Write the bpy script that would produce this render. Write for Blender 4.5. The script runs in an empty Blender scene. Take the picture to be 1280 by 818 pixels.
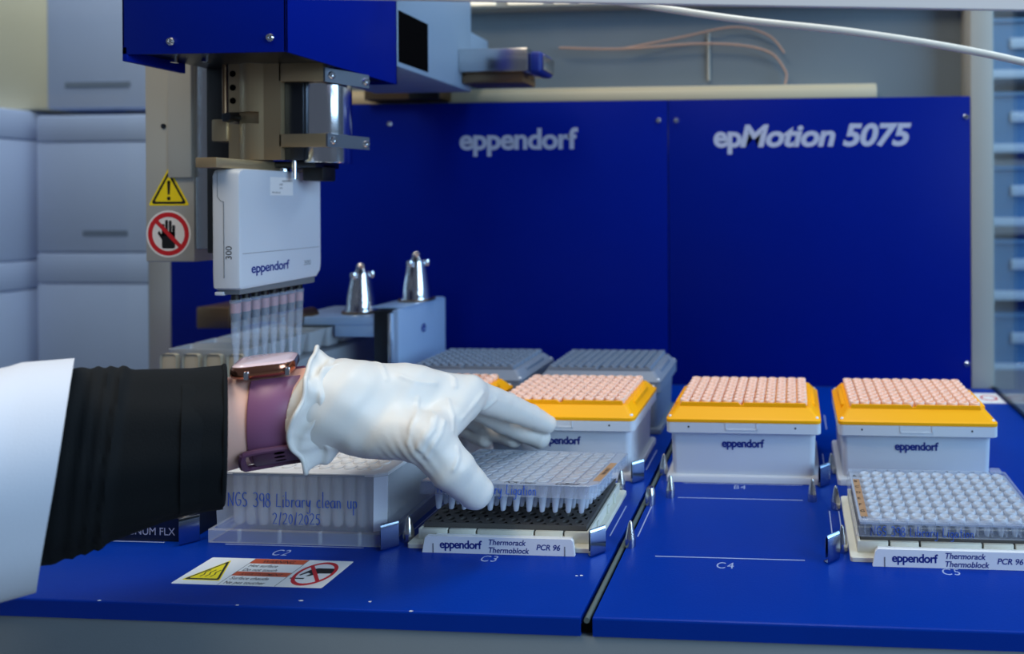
import bpy, bmesh, math, random
import numpy as np
from mathutils import Vector, Matrix, Euler

random.seed(7)
S = bpy.context.scene
COL = S.collection
PI = math.pi
MM = 0.001

# ------------------------------------------------------------------ camera
CAM_POS = (105.856, -408.017, 231.925)            # mm; origin = front left corner of slot C4 on the deck
YAW, PITCH, ROLL = 0.0565318, -0.0017546, 0.0040946
cam = bpy.data.cameras.new('camera')
cam_ob = bpy.data.objects.new('camera', cam)
COL.objects.link(cam_ob)
cam.sensor_width = 36.0
cam.lens = 784.538 * 36.0 / 1280.0
cam.shift_x = (640.0 - 946.197) / 1280.0
cam.shift_y = (254.566 - 409.0) / 1280.0
cam.clip_start = 0.01
cam.clip_end = 50
_rz = Matrix.Rotation(YAW, 3, 'Z')
_rx = Matrix.Rotation(PITCH, 3, 'X')
_ry = Matrix.Rotation(ROLL, 3, 'Y')
_R = _rz @ _rx @ _ry                              # columns: right, forward, up
_r, _f, _u = _R.col[0], _R.col[1], _R.col[2]
M = Matrix.Identity(4)
for i in range(3):
    M[i][0] = _r[i]
    M[i][1] = _u[i]
    M[i][2] = -_f[i]
    M[i][3] = CAM_POS[i] * MM
cam_ob.matrix_world = M
cam.dof.use_dof = True
cam.dof.focus_distance = 0.415
cam.dof.aperture_fstop = 4.6
S.camera = cam_ob

# ------------------------------------------------------------------ world, lamps, exposure
W = bpy.data.worlds.new('world')
S.world = W
W.use_nodes = True
W.node_tree.nodes['Background'].inputs[0].default_value = (0.62, 0.74, 1.0, 1)
W.node_tree.nodes['Background'].inputs[1].default_value = 0.12


def area(name, loc, target, sx, sy, power, color):
    l = bpy.data.lights.new(name, 'AREA')
    l.shape = 'RECTANGLE'
    l.size = sx
    l.size_y = sy
    l.energy = power
    l.color = color
    o = bpy.data.objects.new(name, l)
    COL.objects.link(o)
    o.location = loc
    d = Vector(target) - Vector(loc)
    o.rotation_euler = d.to_track_quat('-Z', 'Y').to_euler()
    return o


area('window_daylight', (1.75, -0.75, 0.75), (-0.1, 0.05, 0.1), 1.3, 1.2, 42, (0.50, 0.73, 1.0))
area('ceiling_lamp', (-0.55, -0.55, 1.55), (-0.15, 0.1, 0.0), 0.9, 0.5, 13, (1.0, 0.86, 0.66))
area('ceiling_lamp_over_bench', (0.05, 0.15, 1.6), (0.0, 0.12, 0.0), 0.5, 0.35, 8, (0.86, 0.93, 1.0))
area('fill_light_by_shelf', (0.8, 0.55, 1.4), (0.75, 1.2, 0.2), 0.5, 0.5, 8, (0.8, 0.92, 1.0))  # added fill aimed at the shelf bins, no known lamp there
area('ceiling_lamp_at_back', (-1.1, 0.55, 1.6), (-1.2, 0.8, 0.2), 0.6, 0.6, 10, (0.94, 0.95, 0.98))
S.view_settings.view_transform = 'Standard'
S.view_settings.look = 'None'
S.view_settings.exposure = 0.0
S.view_settings.gamma = 1.0
S.view_settings.use_curve_mapping = False
S.cycles.transparent_max_bounces = 40
S.cycles.max_bounces = 10


# ------------------------------------------------------------------ materials
def srgb(r, g, b):
    def c(v):
        v /= 255.0
        return v / 12.92 if v <= 0.04045 else ((v + 0.055) / 1.055) ** 2.4
    return (c(r), c(g), c(b), 1.0)


MATS = {}


def mat(name, rgb, rough=0.5, metal=0.0, bump=0.0, bscale=400.0, bdist=0.0002, alpha=1.0, var=0.0, vscale=30.0,
        coat=0.0, emit=0.0, sss=0.0, spec=0.5, stretch=None, trans=0.0):
    m = bpy.data.materials.new(name)
    m.use_nodes = True
    nt = m.node_tree
    b = nt.nodes['Principled BSDF']
    c = srgb(*rgb)
    b.inputs['Base Color'].default_value = c
    b.inputs['Roughness'].default_value = rough
    b.inputs['Metallic'].default_value = metal
    b.inputs['Alpha'].default_value = alpha
    b.inputs['Specular IOR Level'].default_value = spec
    if coat:
        b.inputs['Coat Weight'].default_value = coat
        b.inputs['Coat Roughness'].default_value = 0.15
    if trans:
        b.inputs['Transmission Weight'].default_value = trans
        b.inputs['IOR'].default_value = 1.2
    if sss:
        b.inputs['Subsurface Weight'].default_value = sss
        b.inputs['Subsurface Radius'].default_value = (1.0, 0.6, 0.4)
        b.inputs['Subsurface Scale'].default_value = 0.004
    if emit:
        b.inputs['Emission Color'].default_value = c
        b.inputs['Emission Strength'].default_value = emit
    tc = None
    if bump or var:
        tc = nt.nodes.new('ShaderNodeTexCoord')
        mp = nt.nodes.new('ShaderNodeMapping')
        if stretch:
            mp.inputs['Scale'].default_value = stretch
        nt.links.new(tc.outputs['Object'], mp.inputs['Vector'])
    if bump:
        n = nt.nodes.new('ShaderNodeTexNoise')
        n.inputs['Scale'].default_value = bscale
        n.inputs['Detail'].default_value = 3
        bp = nt.nodes.new('ShaderNodeBump')
        bp.inputs['Strength'].default_value = bump
        bp.inputs['Distance'].default_value = bdist
        nt.links.new(mp.outputs[0], n.inputs['Vector'])
        nt.links.new(n.outputs['Fac'], bp.inputs['Height'])
        nt.links.new(bp.outputs[0], b.inputs['Normal'])
    if var:
        n2 = nt.nodes.new('ShaderNodeTexNoise')
        n2.inputs['Scale'].default_value = vscale
        n2.inputs['Detail'].default_value = 4
        r = nt.nodes.new('ShaderNodeMapRange')
        r.inputs['To Min'].default_value = 1 - var
        r.inputs['To Max'].default_value = 1 + var
        mx = nt.nodes.new('ShaderNodeVectorMath')
        mx.operation = 'SCALE'
        mx.inputs[0].default_value = c[:3]
        nt.links.new(mp.outputs[0], n2.inputs['Vector'])
        nt.links.new(n2.outputs['Fac'], r.inputs['Value'])
        nt.links.new(r.outputs[0], mx.inputs['Scale'])
        nt.links.new(mx.outputs[0], b.inputs['Base Color'])
    MATS[name] = m
    return m


mat('blue_deck', (0, 48, 148), 0.34, bump=0.35, bscale=900, bdist=0.00025, var=0.06, vscale=40, spec=0.12)
mat('blue_panel', (0, 24, 126), 0.42, bump=0.12, bscale=900, var=0.04, spec=0.06)
mat('blue_cover', (0, 28, 138), 0.4, bump=0.1, bscale=900, spec=0.08)
mat('grey_paint', (122, 132, 138), 0.55, bump=0.3, bscale=900, var=0.05)
mat('grey_wall_sheet', (112, 124, 132), 0.38, var=0.12, vscale=6, bump=0.05, bscale=20)
mat('grey_post', (168, 168, 160), 0.5, bump=0.2, bscale=900)
mat('grey_arm', (142, 164, 186), 0.42)
mat('cream_rail', (206, 192, 160), 0.45)
mat('white_paint', (240, 240, 240), 0.35)
mat('column_grey', (178, 180, 172), 0.45, bump=0.1, bscale=700)
mat('steel', (205, 205, 205), 0.24, metal=1, bump=0.05, bscale=300, stretch=(1, 1, 12))
mat('polished_steel', (225, 228, 232), 0.14, metal=1)
mat('clip_steel', (150, 166, 190), 0.18, metal=1)
mat('warm_steel', (190, 166, 128), 0.4, metal=0.75, bump=0.06, bscale=900)
mat('dark_steel', (70, 74, 80), 0.35, metal=1)
mat('strap_steel', (120, 128, 140), 0.35, metal=0.8)
mat('bronze', (150, 120, 90), 0.4, metal=1)
mat('black_plastic', (10, 11, 13), 0.5)
mat('black_hole', (2, 2, 3), 0.9, spec=0.05)
mat('rubber', (84, 98, 98), 0.7)
mat('white_line', (150, 165, 205), 0.6)
mat('panel_letter', (175, 182, 205), 0.5)
mat('logo_blue', (0, 36, 128), 0.5)
mat('label_white', (232, 236, 240), 0.45)
mat('rack_cream', (222, 222, 208), 0.5)
mat('thermoblock', (84, 82, 80), 0.55)
mat('module_white', (200, 208, 218), 0.42, bump=0.05, bscale=900)
mat('module_gap', (110, 115, 120), 0.6)
mat('tipbox_white', (214, 220, 228), 0.45, bump=0.05, bscale=700)
mat('tipbox_yellow', (255, 178, 0), 0.45, spec=0.25)
mat('tipbox_grey', (132, 146, 164), 0.5)
mat('tray_grey', (122, 134, 152), 0.5)
mat('tip_pink', (255, 216, 194), 0.45)
mat('tip_grey', (136, 148, 166), 0.45)
mat('tip_clear', (205, 218, 235), 0.2, alpha=0.3)
mat('filter_dark', (44, 56, 76), 0.6)
mat('filter_pink', (176, 122, 128), 0.6)
mat('well_plastic', (222, 228, 236), 0.18, alpha=0.34)
mat('facet_glint', (236, 242, 250), 0.3, alpha=0.92)  # paler and denser than the wall, window glint put into the colour
mat('well_tube', (226, 228, 232), 0.3, alpha=0.5)
mat('plate_top', (222, 224, 226), 0.32, bump=0.15, bscale=250)
mat('pcr_clear', (205, 216, 232), 0.1, alpha=0.24)
mat('pcr_top', (176, 188, 206), 0.2, alpha=0.72, bump=0.3, bscale=450, bdist=0.0004)
mat('pcr_tube', (214, 224, 236), 0.2, alpha=0.62)
mat('pcr_ring', (205, 214, 226), 0.15, alpha=0.45)
mat('dome_ring', (206, 216, 230), 0.15, alpha=0.6)
mat('grid_grey', (120, 130, 150), 0.5)
mat('brown_label', (176, 140, 104), 0.5)
mat('print_dark', (28, 28, 32), 0.6)
mat('ink_blue', (30, 82, 178), 0.5)
mat('sticker_yellow', (250, 225, 10), 0.45)
mat('sticker_red', (205, 28, 36), 0.45)
mat('sticker_orange', (206, 84, 44), 0.45)
mat('sticker_black', (12, 12, 14), 0.5)
mat('sticker_white', (238, 238, 236), 0.45)
mat('skin', (226, 178, 160), 0.5, sss=0.15, bump=0.1, bscale=700, bdist=0.0003, var=0.05, vscale=60)
mat('nitrile_white', (220, 217, 210), 0.45, bump=0.2, bscale=220, bdist=0.0004, sss=0.05)
mat('knit_black', (13, 17, 20), 0.85, bump=0.6, bscale=1400, bdist=0.0003, spec=0.2)
mat('coat_white', (206, 212, 222), 0.75, bump=0.25, bscale=1500, bdist=0.0003)
mat('strap_purple', (128, 80, 112), 0.42)
mat('strap_dark', (92, 54, 80), 0.45)
mat('rose_gold', (196, 132, 104), 0.2, metal=1)
mat('watch_glass', (226, 200, 204), 0.12, coat=0.5)
mat('box_white', (188, 202, 232), 0.6, var=0.05, vscale=8)
mat('box_warm_lit', (232, 222, 190), 0.6, var=0.05, vscale=8)
mat('box_dark', (120, 132, 150), 0.6)
mat('room_wall', (178, 184, 190), 0.7)
mat('room_floor', (120, 122, 124), 0.5)
mat('bench_grey', (128, 132, 138), 0.5)
mat('bin_blue', (66, 112, 152), 0.5)
mat('shelf_white', (168, 186, 204), 0.5)
mat('tube_white', (235, 232, 220), 0.3)
mat('tube_orange', (196, 160, 140), 0.35, alpha=0.8)
mat('magnet_black', (14, 22, 40), 0.4)
mat('reservoir', (196, 202, 206), 0.25, alpha=0.6)
mat('reservoir_tub', (190, 182, 160), 0.35, alpha=0.85)
mat('holder_blue_lit', (172, 202, 236), 0.3, metal=0.25)  # blue tint paints the bluish light falling on silver metal
mat('reflection_glow', (250, 240, 215), 0.4, emit=0.7)  # glow that imitates reflected ceiling light


def glass_mat():
    m = bpy.data.materials.new('pane_glass')
    m.use_nodes = True
    nt = m.node_tree
    nt.nodes.remove(nt.nodes['Principled BSDF'])
    out = nt.nodes['Material Output']
    t = nt.nodes.new('ShaderNodeBsdfTransparent')
    t.inputs[0].default_value = (0.86, 0.93, 0.97, 1)
    g = nt.nodes.new('ShaderNodeBsdfGlossy')
    g.inputs['Roughness'].default_value = 0.03
    lw = nt.nodes.new('ShaderNodeLayerWeight')             # Schlick reflectance, the same for both faces of the thin pane
    lw.inputs['Blend'].default_value = 0.5
    pw = nt.nodes.new('ShaderNodeMath')
    pw.operation = 'POWER'
    pw.inputs[1].default_value = 5.0
    fr = nt.nodes.new('ShaderNodeMath')
    fr.operation = 'MULTIPLY_ADD'
    fr.inputs[1].default_value = 0.9
    fr.inputs[2].default_value = 0.03
    nt.links.new(lw.outputs['Facing'], pw.inputs[0])
    nt.links.new(pw.outputs[0], fr.inputs[0])
    mx = nt.nodes.new('ShaderNodeMixShader')
    nt.links.new(fr.outputs[0], mx.inputs[0])
    nt.links.new(t.outputs[0], mx.inputs[1])
    nt.links.new(g.outputs[0], mx.inputs[2])
    nt.links.new(mx.outputs[0], out.inputs['Surface'])
    MATS['pane_glass'] = m


glass_mat()

# ------------------------------------------------------------------ geometry helpers (mm)
ORIGIN = {}


class MB:
    def __init__(self):
        self.v = []
        self.f = []

    def add(self, vs, fs):
        n = len(self.v)
        self.v += [tuple(p) for p in vs]
        self.f += [tuple(n + i for i in q) for q in fs]
        return self

    def box(self, x0, x1, y0, y1, z0, z1, r=0.0, seg=2):
        if r <= 0:
            vs = [(x, y, z) for z in (z0, z1) for y in (y0, y1) for x in (x0, x1)]
            return self.add(vs, [(0, 2, 3, 1), (4, 5, 7, 6), (0, 1, 5, 4), (2, 6, 7, 3), (0, 4, 6, 2), (1, 3, 7, 5)])
        bm = bmesh.new()
        bmesh.ops.create_cube(bm, size=1)
        for p in bm.verts:
            p.co = ((x0 + x1) / 2 + p.co.x * (x1 - x0), (y0 + y1) / 2 + p.co.y * (y1 - y0), (z0 + z1) / 2 + p.co.z * (z1 - z0))
        bmesh.ops.bevel(bm, geom=bm.edges[:], offset=r, segments=seg, profile=0.5, affect='EDGES')
        bm.verts.index_update()
        self.add([p.co[:] for p in bm.verts], [[p.index for p in q.verts] for q in bm.faces])
        bm.free()
        return self

    def loft(self, rings, cap0=True, cap1=True):
        n = len(rings[0])
        vs = [p for r in rings for p in r]
        fs = []
        for k in range(len(rings) - 1):
            for i in range(n):
                j = (i + 1) % n
                fs.append((k * n + i, k * n + j, (k + 1) * n + j, (k + 1) * n + i))
        if cap0:
            fs.append(tuple(range(n))[::-1])
        if cap1:
            fs.append(tuple((len(rings) - 1) * n + i for i in range(n)))
        return self.add(vs, fs)

    def lathe(self, prof, c=(0, 0, 0), seg=16, axis='Z', cap0=True, cap1=True):
        rings = []
        for r, h in prof:
            ring = []
            for i in range(seg):
                a = 2 * PI * i / seg
                p = (r * math.cos(a), r * math.sin(a), h)
                if axis == 'X':
                    p = (p[2], p[0], p[1])
                elif axis == 'Y':
                    p = (p[1], p[2], p[0])
                ring.append((c[0] + p[0], c[1] + p[1], c[2] + p[2]))
            rings.append(ring)
        return self.loft(rings, cap0, cap1)

    def tube(self, pts, r, seg=8, caps=True):
        pts = [Vector(p) for p in pts]
        rings = []
        up = Vector((0.123, 0.35, 0.92)).normalized()
        prev = None
        for i, p in enumerate(pts):
            t = (pts[min(i + 1, len(pts) - 1)] - pts[max(i - 1, 0)]).normalized()
            if prev is None:
                a = t.cross(up)
                if a.length < 1e-3:
                    a = t.cross(Vector((1, 0, 0)))
            else:
                a = prev - t * prev.dot(t)
            a.normalize()
            prev = a
            b = t.cross(a)
            rr = r[i] if isinstance(r, (list, tuple)) else r
            rings.append([tuple(p + (a * math.cos(2 * PI * k / seg) + b * math.sin(2 * PI * k / seg)) * rr) for k in range(seg)])
        return self.loft(rings, caps, caps)

    def prism(self, poly, axis, a0, a1):
        def P(u, v, w):
            return {'X': (w, u, v), 'Y': (u, w, v), 'Z': (u, v, w)}[axis]
        n = len(poly)
        vs = [P(u, v, a0) for u, v in poly] + [P(u, v, a1) for u, v in poly]
        fs = [(i, (i + 1) % n, n + (i + 1) % n, n + i) for i in range(n)]
        fs += [tuple(range(n))[::-1], tuple(range(n, 2 * n))]
        return self.add(vs, fs)

    def plate(self, poly, o, u, v, off=0.0, th=0.05):
        """flat printed shape lying on a surface: 2-D polygon -> thin slab"""
        o, u, v = Vector(o), Vector(u), Vector(v)
        n = u.cross(v).normalized()
        k = len(poly)
        a = [tuple(o + u * x + v * y + n * off) for x, y in poly]
        b = [tuple(o + u * x + v * y + n * (off + th)) for x, y in poly]
        return self.add(a + b, [(i, (i + 1) % k, k + (i + 1) % k, k + i) for i in range(k)] + [tuple(range(k))[::-1], tuple(range(k, 2 * k))])

    def ring2(self, outer, inner, o, u, v, off=0.0, th=0.05):
        o, u, v = Vector(o), Vector(u), Vector(v)
        n = u.cross(v).normalized()
        k = len(outer)
        vs = [tuple(o + u * x + v * y + n * (off + th)) for x, y in outer + inner]
        return self.add(vs, [(i, (i + 1) % k, k + (i + 1) % k, k + i) for i in range(k)])

    def build(self, name, m, parent=None, smooth=True, angle=35, local=False, recalc=True):
        org = Vector((0, 0, 0)) if (local or parent is None) else Vector(ORIGIN.get(parent.name, (0, 0, 0)))
        me = bpy.data.meshes.new(name)
        me.from_pydata([((p[0] - org.x) * MM, (p[1] - org.y) * MM, (p[2] - org.z) * MM) for p in self.v], [], self.f)
        if recalc:
            bm = bmesh.new()
            bm.from_mesh(me)
            bmesh.ops.recalc_face_normals(bm, faces=bm.faces[:])
            bm.to_mesh(me)
            bm.free()
        if smooth:
            me.shade_smooth()
            me.set_sharp_from_angle(angle=math.radians(angle))
        me.materials.append(MATS[m])
        o = bpy.data.objects.new(name, me)
        COL.objects.link(o)
        if parent is not None:
            o.parent = parent
        ORIGIN[o.name] = org[:]
        return o


def tag(o, label=None, cat=None, group=None, kind=None):
    if label:
        o['label'] = label
    if cat:
        o['category'] = cat
    if group:
        o['group'] = group
    if kind:
        o['kind'] = kind
    return o


def thing(name, loc, label, cat, group=None, rot=(0, 0, 0)):
    o = bpy.data.objects.new(name, None)
    COL.objects.link(o)
    o.empty_display_size = 0.02
    o.location = [c * MM for c in loc]
    o.rotation_euler = rot
    ORIGIN[o.name] = tuple(loc)
    return tag(o, label, cat, group)


def dup(root, loc, label=None, group=None):
    def cp(o, parent):
        c = o.copy()
        COL.objects.link(c)
        if parent is not None:
            c.parent = parent
        for ch in kids.get(o.name, []):
            cp(ch, c)
        return c
    kids = {}
    for o in root.children_recursive:
        kids.setdefault(o.parent.name, []).append(o)
    r = cp(root, None)
    r.location = [c * MM for c in loc]
    if label:
        r['label'] = label
    if group:
        r['group'] = group
    return r


def circ(r, n=32, cx=0, cy=0, a0=0):
    return [(cx + r * math.cos(a0 + 2 * PI * i / n), cy + r * math.sin(a0 + 2 * PI * i / n)) for i in range(n)]


def rrect(x0, x1, y0, y1, r, seg=4):
    out = []
    for cx, cy, a in ((x1 - r, y0 + r, -PI / 2), (x1 - r, y1 - r, 0), (x0 + r, y1 - r, PI / 2), (x0 + r, y0 + r, PI)):
        for i in range(seg + 1):
            t = a + PI / 2 * i / seg
            out.append((cx + r * math.cos(t), cy + r * math.sin(t)))
    return out


def at_z(poly, z):
    return [(x, y, z) for x, y in poly]


def text(name, body, size, o, u, v, m, parent, bold=0.0, shear=0.0, sx=1.0, off=0.06, th=0.06, local=False, align='LEFT', spacing=1.0):
    cu = bpy.data.curves.new(name, 'FONT')
    cu.body = body
    cu.size = size
    cu.offset = bold * size * (1.5 if size > 30 else 1.0)
    cu.shear = shear
    cu.align_x = align
    cu.space_character = spacing
    cu.extrude = 0
    cu.resolution_u = 4
    ob = bpy.data.objects.new(name + '_curve', cu)
    COL.objects.link(ob)
    bpy.context.view_layer.update()
    dg = bpy.context.evaluated_depsgraph_get()
    me = bpy.data.meshes.new_from_object(ob.evaluated_get(dg))
    mb = MB()
    o, u, v = Vector(o), Vector(u).normalized(), Vector(v).normalized()
    n = u.cross(v).normalized()
    mb.add([tuple(o + u * (p.co.x * sx) + v * p.co.y + n * (off + th)) for p in me.vertices], [tuple(q.vertices) for q in me.polygons])
    bpy.data.objects.remove(ob)
    bpy.data.curves.remove(cu)
    bpy.data.meshes.remove(me)
    return mb.build(name, m, parent, smooth=False, local=local, recalc=False)


# hand-written letters: polylines on a 1-high grid
def arc(cx, cy, rx, ry, a0, a1, n=8):
    return [(cx + rx * math.cos(math.radians(a0 + (a1 - a0) * i / n)), cy + ry * math.sin(math.radians(a0 + (a1 - a0) * i / n))) for i in range(n + 1)]


STROKES = {
    'N': (.62, [[(0, 0), (.03, .95), (.45, .05), (.5, 1)]]),
    'G': (.6, [arc(.28, .5, .26, .48, 50, 330) + [(.5, .45), (.25, .45)]]),
    'S': (.5, [arc(.22, .74, .2, .24, 40, 250) + arc(.2, .26, .2, .25, 80, -140)]),
    '3': (.52, [arc(.18, .74, .22, .24, 140, -80) + arc(.18, .25, .25, .26, 80, -140)]),
    '9': (.5, [arc(.22, .7, .2, .26, 20, 360) + [(.42, .75), (.4, 0)]]),
    '8': (.5, [arc(.22, .75, .17, .22, -90, 270) + arc(.22, .26, .22, .26, 90, -270)]),
    'L': (.5, [[(.05, .95), (.02, .05), (.4, .05)]]),
    'i': (.22, [[(.08, .55), (.08, 0)], [(.08, .78), (.1, .82)]]),
    'b': (.48, [[(.05, 1.05), (.05, 0)] + arc(.2, .25, .18, .25, 200, 520)]),
    'r': (.36, [[(.05, .52), (.06, 0)], [(.06, .3)] + arc(.2, .32, .14, .2, 160, 50, 5)]),
    'a': (.5, [arc(.2, .26, .19, .25, 60, 380) + [(.4, .5), (.42, 0)]]),
    'y': (.46, [[(.03, .52), (.1, .15), (.25, .08), (.36, .5)], [(.38, .52), (.34, -.2)] + arc(.2, -.25, .15, .15, 0, -150, 5)]),
    'c': (.42, [arc(.22, .27, .19, .26, 50, 310)]),
    'l': (.24, [[(.1, 1.1), (.08, .05), (.14, 0)]]),
    'e': (.45, [[(.04, .26), (.38, .3)] + arc(.21, .28, .18, .25, 10, 310)]),
    'n': (.46, [[(.05, .52), (.06, 0)], [(.06, .35)] + arc(.2, .33, .14, .18, 160, 0, 6) + [(.35, 0)]]),
    'u': (.46, [[(.05, .52)] + arc(.2, .2, .15, .2, 180, 340, 6) + [(.36, .52), (.38, 0)]]),
    'p': (.46, [[(.05, .52), (.06, -.45)], arc(.2, .27, .16, .24, 180, -170)]),
    '2': (.5, [arc(.2, .72, .19, .25, 160, -20, 7) + [(.03, .02), (.42, .04)]]),
    '/': (.4, [[(.08, -.1), (.26, 1.05)]]),
    '0': (.48, [arc(.2, .45, .18, .42, 90, 450)]),
    '5': (.5, [[(.4, .95), (.12, .93), (.1, .55)] + arc(.2, .3, .2, .27, 110, -140, 7)]),
    'g': (.48, [arc(.2, .28, .17, .24, 40, 380), [(.38, .52), (.36, -.25)] + arc(.2, -.28, .16, .14, 0, -150, 5)]),
    't': (.36, [[(.14, .9), (.14, .05), (.26, 0)], [(0, .58), (.3, .6)]]),
    'o': (.46, [arc(.2, .26, .17, .25, 90, 450)]),
    ' ': (.4, []),
}


def handwriting(name, body, h, o, u, v, m, parent, r=0.22, local=False, sx=1.0, wob=0.03):
    mb = MB()
    o, u, v = Vector(o), Vector(u).normalized(), Vector(v).normalized()
    x = 0
    rnd = random.Random(3)
    for ch in body:
        w, st = STROKES[ch]
        dy = rnd.uniform(-wob, wob)
        for s in st:
            pts = [tuple(o + u * ((x + px) * h * sx) + v * ((py + dy) * h)) for px, py in s]
            mb.tube(pts, r, 5)
        x += w + .06
    return mb.build(name, m, parent, local=local)


def screw(mb, c, n, r=2.2, h=1.2):
    n = Vector(n).normalized()
    a = n.orthogonal().normalized()
    b = n.cross(a)
    c = Vector(c)
    rings = []
    for rr, hh in ((r, 0), (r, h * .5), (r * .75, h), (r * .4, h), (r * .35, h * .4)):
        rings.append([tuple(c + (a * math.cos(2 * PI * k / 12) + b * math.sin(2 * PI * k / 12)) * rr + n * hh) for k in range(12)])
    mb.loft(rings, True, True)


# ------------------------------------------------------------------ the room
def struct(name, mb, m):
    return tag(mb.build(name, m, None), kind='structure')


struct('floor', MB().box(-2500, 2100, -2400, 1900, -960, -900), 'room_floor')
struct('wall_back', MB().box(-2500, 2100, 1800, 1850, -900, 1800), 'room_wall')
struct('wall_left', MB().box(-2550, -2500, -700, 1850, -900, 1800), 'room_wall')

bench = thing('lab_bench', (0, 300, -900), 'long grey lab bench under the blue deck machine and the white boxes', 'bench')
MB().box(-1900, 1150, -90, 1050, -190, -150.5, 3).build('bench_top', 'bench_grey', bench)
for bx in (-1850, 1100):
    for by in (-60, 1020):
        MB().box(bx - 25, bx + 25, by - 25, by + 25, -900, -190).build('leg', 'dark_steel', bench)

# ------------------------------------------------------------------ the workstation: deck, panels, posts, housing
ws = thing('liquid_handling_workstation', (0, 0, -150),
           'blue liquid handling workstation with numbered deck, printed back panel and grey corner posts', 'lab machine')
PITCH_X = 142.04
SLOT_X = {1: -438.5, 2: -296.5, 3: -154.5, 4: 0.0, 5: 142.0}
ROW_Y = {'C': 0.0, 'B': 107.7, 'A': 213.0}
LIFT = 0.15


def deck(x0, x1):
    prof = [(-63.5, -10.5), (-63.5, -1.0), (-63.2, -0.3), (-62.5, 0.0), (383, 0.0), (383, -10.5)]
    return MB().prism(prof, 'X', x0, x1)


deck_l = deck(-756, -13.6).build('deck_plate', 'blue_deck', ws, angle=20)
deck_r = deck(-6.6, 356).build('deck_plate', 'blue_deck', ws, angle=20)
MB().box(-13.6, -6.6, -62.6, 383, -9, -4.5).build('gap_channel', 'black_hole', ws)
MB().tube([(-10.1, -63, -1.9), (-10.1, -30, -1.9), (-10.1, 383, -1.9)], 1.7, 10).build('gap_seal', 'rubber', ws)
MB().box(-756, 356, -62, -40, -150, -11.5, 1).build('front_apron', 'grey_paint', ws)
MB().box(-756, 356, -40, 450, -150, -11.5, 1).build('base_cabinet', 'grey_paint', ws)

lines = MB()


def dline(x0, y0, x1, y1, w=0.45):
    d = Vector((x1 - x0, y1 - y0, 0)).normalized()
    n = Vector((-d.y, d.x, 0)) * w
    lines_mb.add([(x0 + n.x, y0 + n.y, 0.05), (x0 - n.x, y0 - n.y, 0.05), (x1 - n.x, y1 - n.y, 0.05), (x1 + n.x, y1 + n.y, 0.05)], [(0, 1, 2, 3)])


for c in (1, 2, 3, 4, 5):
    for rw in ('C', 'B', 'A'):
        x, y = SLOT_X[c], ROW_Y[rw]
        par = deck_l if c < 4 else deck_r
        lines_mb = MB()
        dline(x + 15, y - 1.2, x + 113, y - 1.2)
        dline(x + 15, y + 80.8, x + 113, y + 80.8)
        dline(x + 132.6, y + 22, x + 132.6, y + 65)
        dline(x - 2.4, y + 22, x - 2.4, y + 65)
        lines_mb.build('slot_line', 'white_line', par, smooth=False)
        text('slot_lettering', rw + str(c), 9.4, (x + 62, y - 12.6 if rw == 'C' else y - 10, 0), (1, 0, 0), (0, 1, 0), 'white_line', par,
             sx=0.98, off=0.02, th=0.03, align='CENTER', spacing=1.15)

chip_rnd = random.Random(5)
for cx0, cy0, par in ((-301, -62.9, deck_l), (-216, -62.8, deck_l), (-182, -57, deck_l), (-141, -56, deck_l), (-29, -25, deck_l), (-26.5, -24.5, deck_l), (-112, -62.9, deck_l)):
    cp = [(cx0 + chip_rnd.uniform(.5, 1.3) * math.cos(k * 1.05) * 1.3, cy0 + chip_rnd.uniform(.25, .6) * math.sin(k * 1.05)) for k in range(6)]
    MB().plate(cp, (0, 0, 0), (1, 0, 0), (0, 1, 0), .01, .04).build('paint_chip', 'white_paint', par, smooth=False)

# positioning pins
pin_me = None


def pin(x, y, blunt=False):
    prof = [(3.6, 0), (3.6, 5.6), (3.5, 6.0), (1.5, 15.4), (0.9, 16.8), (0.2, 17.4)]
    if blunt:
        prof = [(3.9, 0), (3.9, 7.4), (3.8, 7.8), (2.7, 12.6), (2.2, 13.2), (0.2, 13.3)]
    MB().lathe(prof, (x, y, 0), 20).build('positioning_pin', 'steel', ws, angle=30)


for x, y, b in [(-158.9, 9.5, 0), (-33, 90.2, 0), (-4.3, 10.1, 0), (-4.2, 69.2, 1), (8.8, 82.2, 0), (120.3, 80.9, 0), (-4.8, 122.4, 0),
                (138.0, 11.2, 0), (137.6, 68.9, 0), (138.2, 131, 0), (-158.9, 122.4, 0)]:
    pin(x, y, b)


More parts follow.
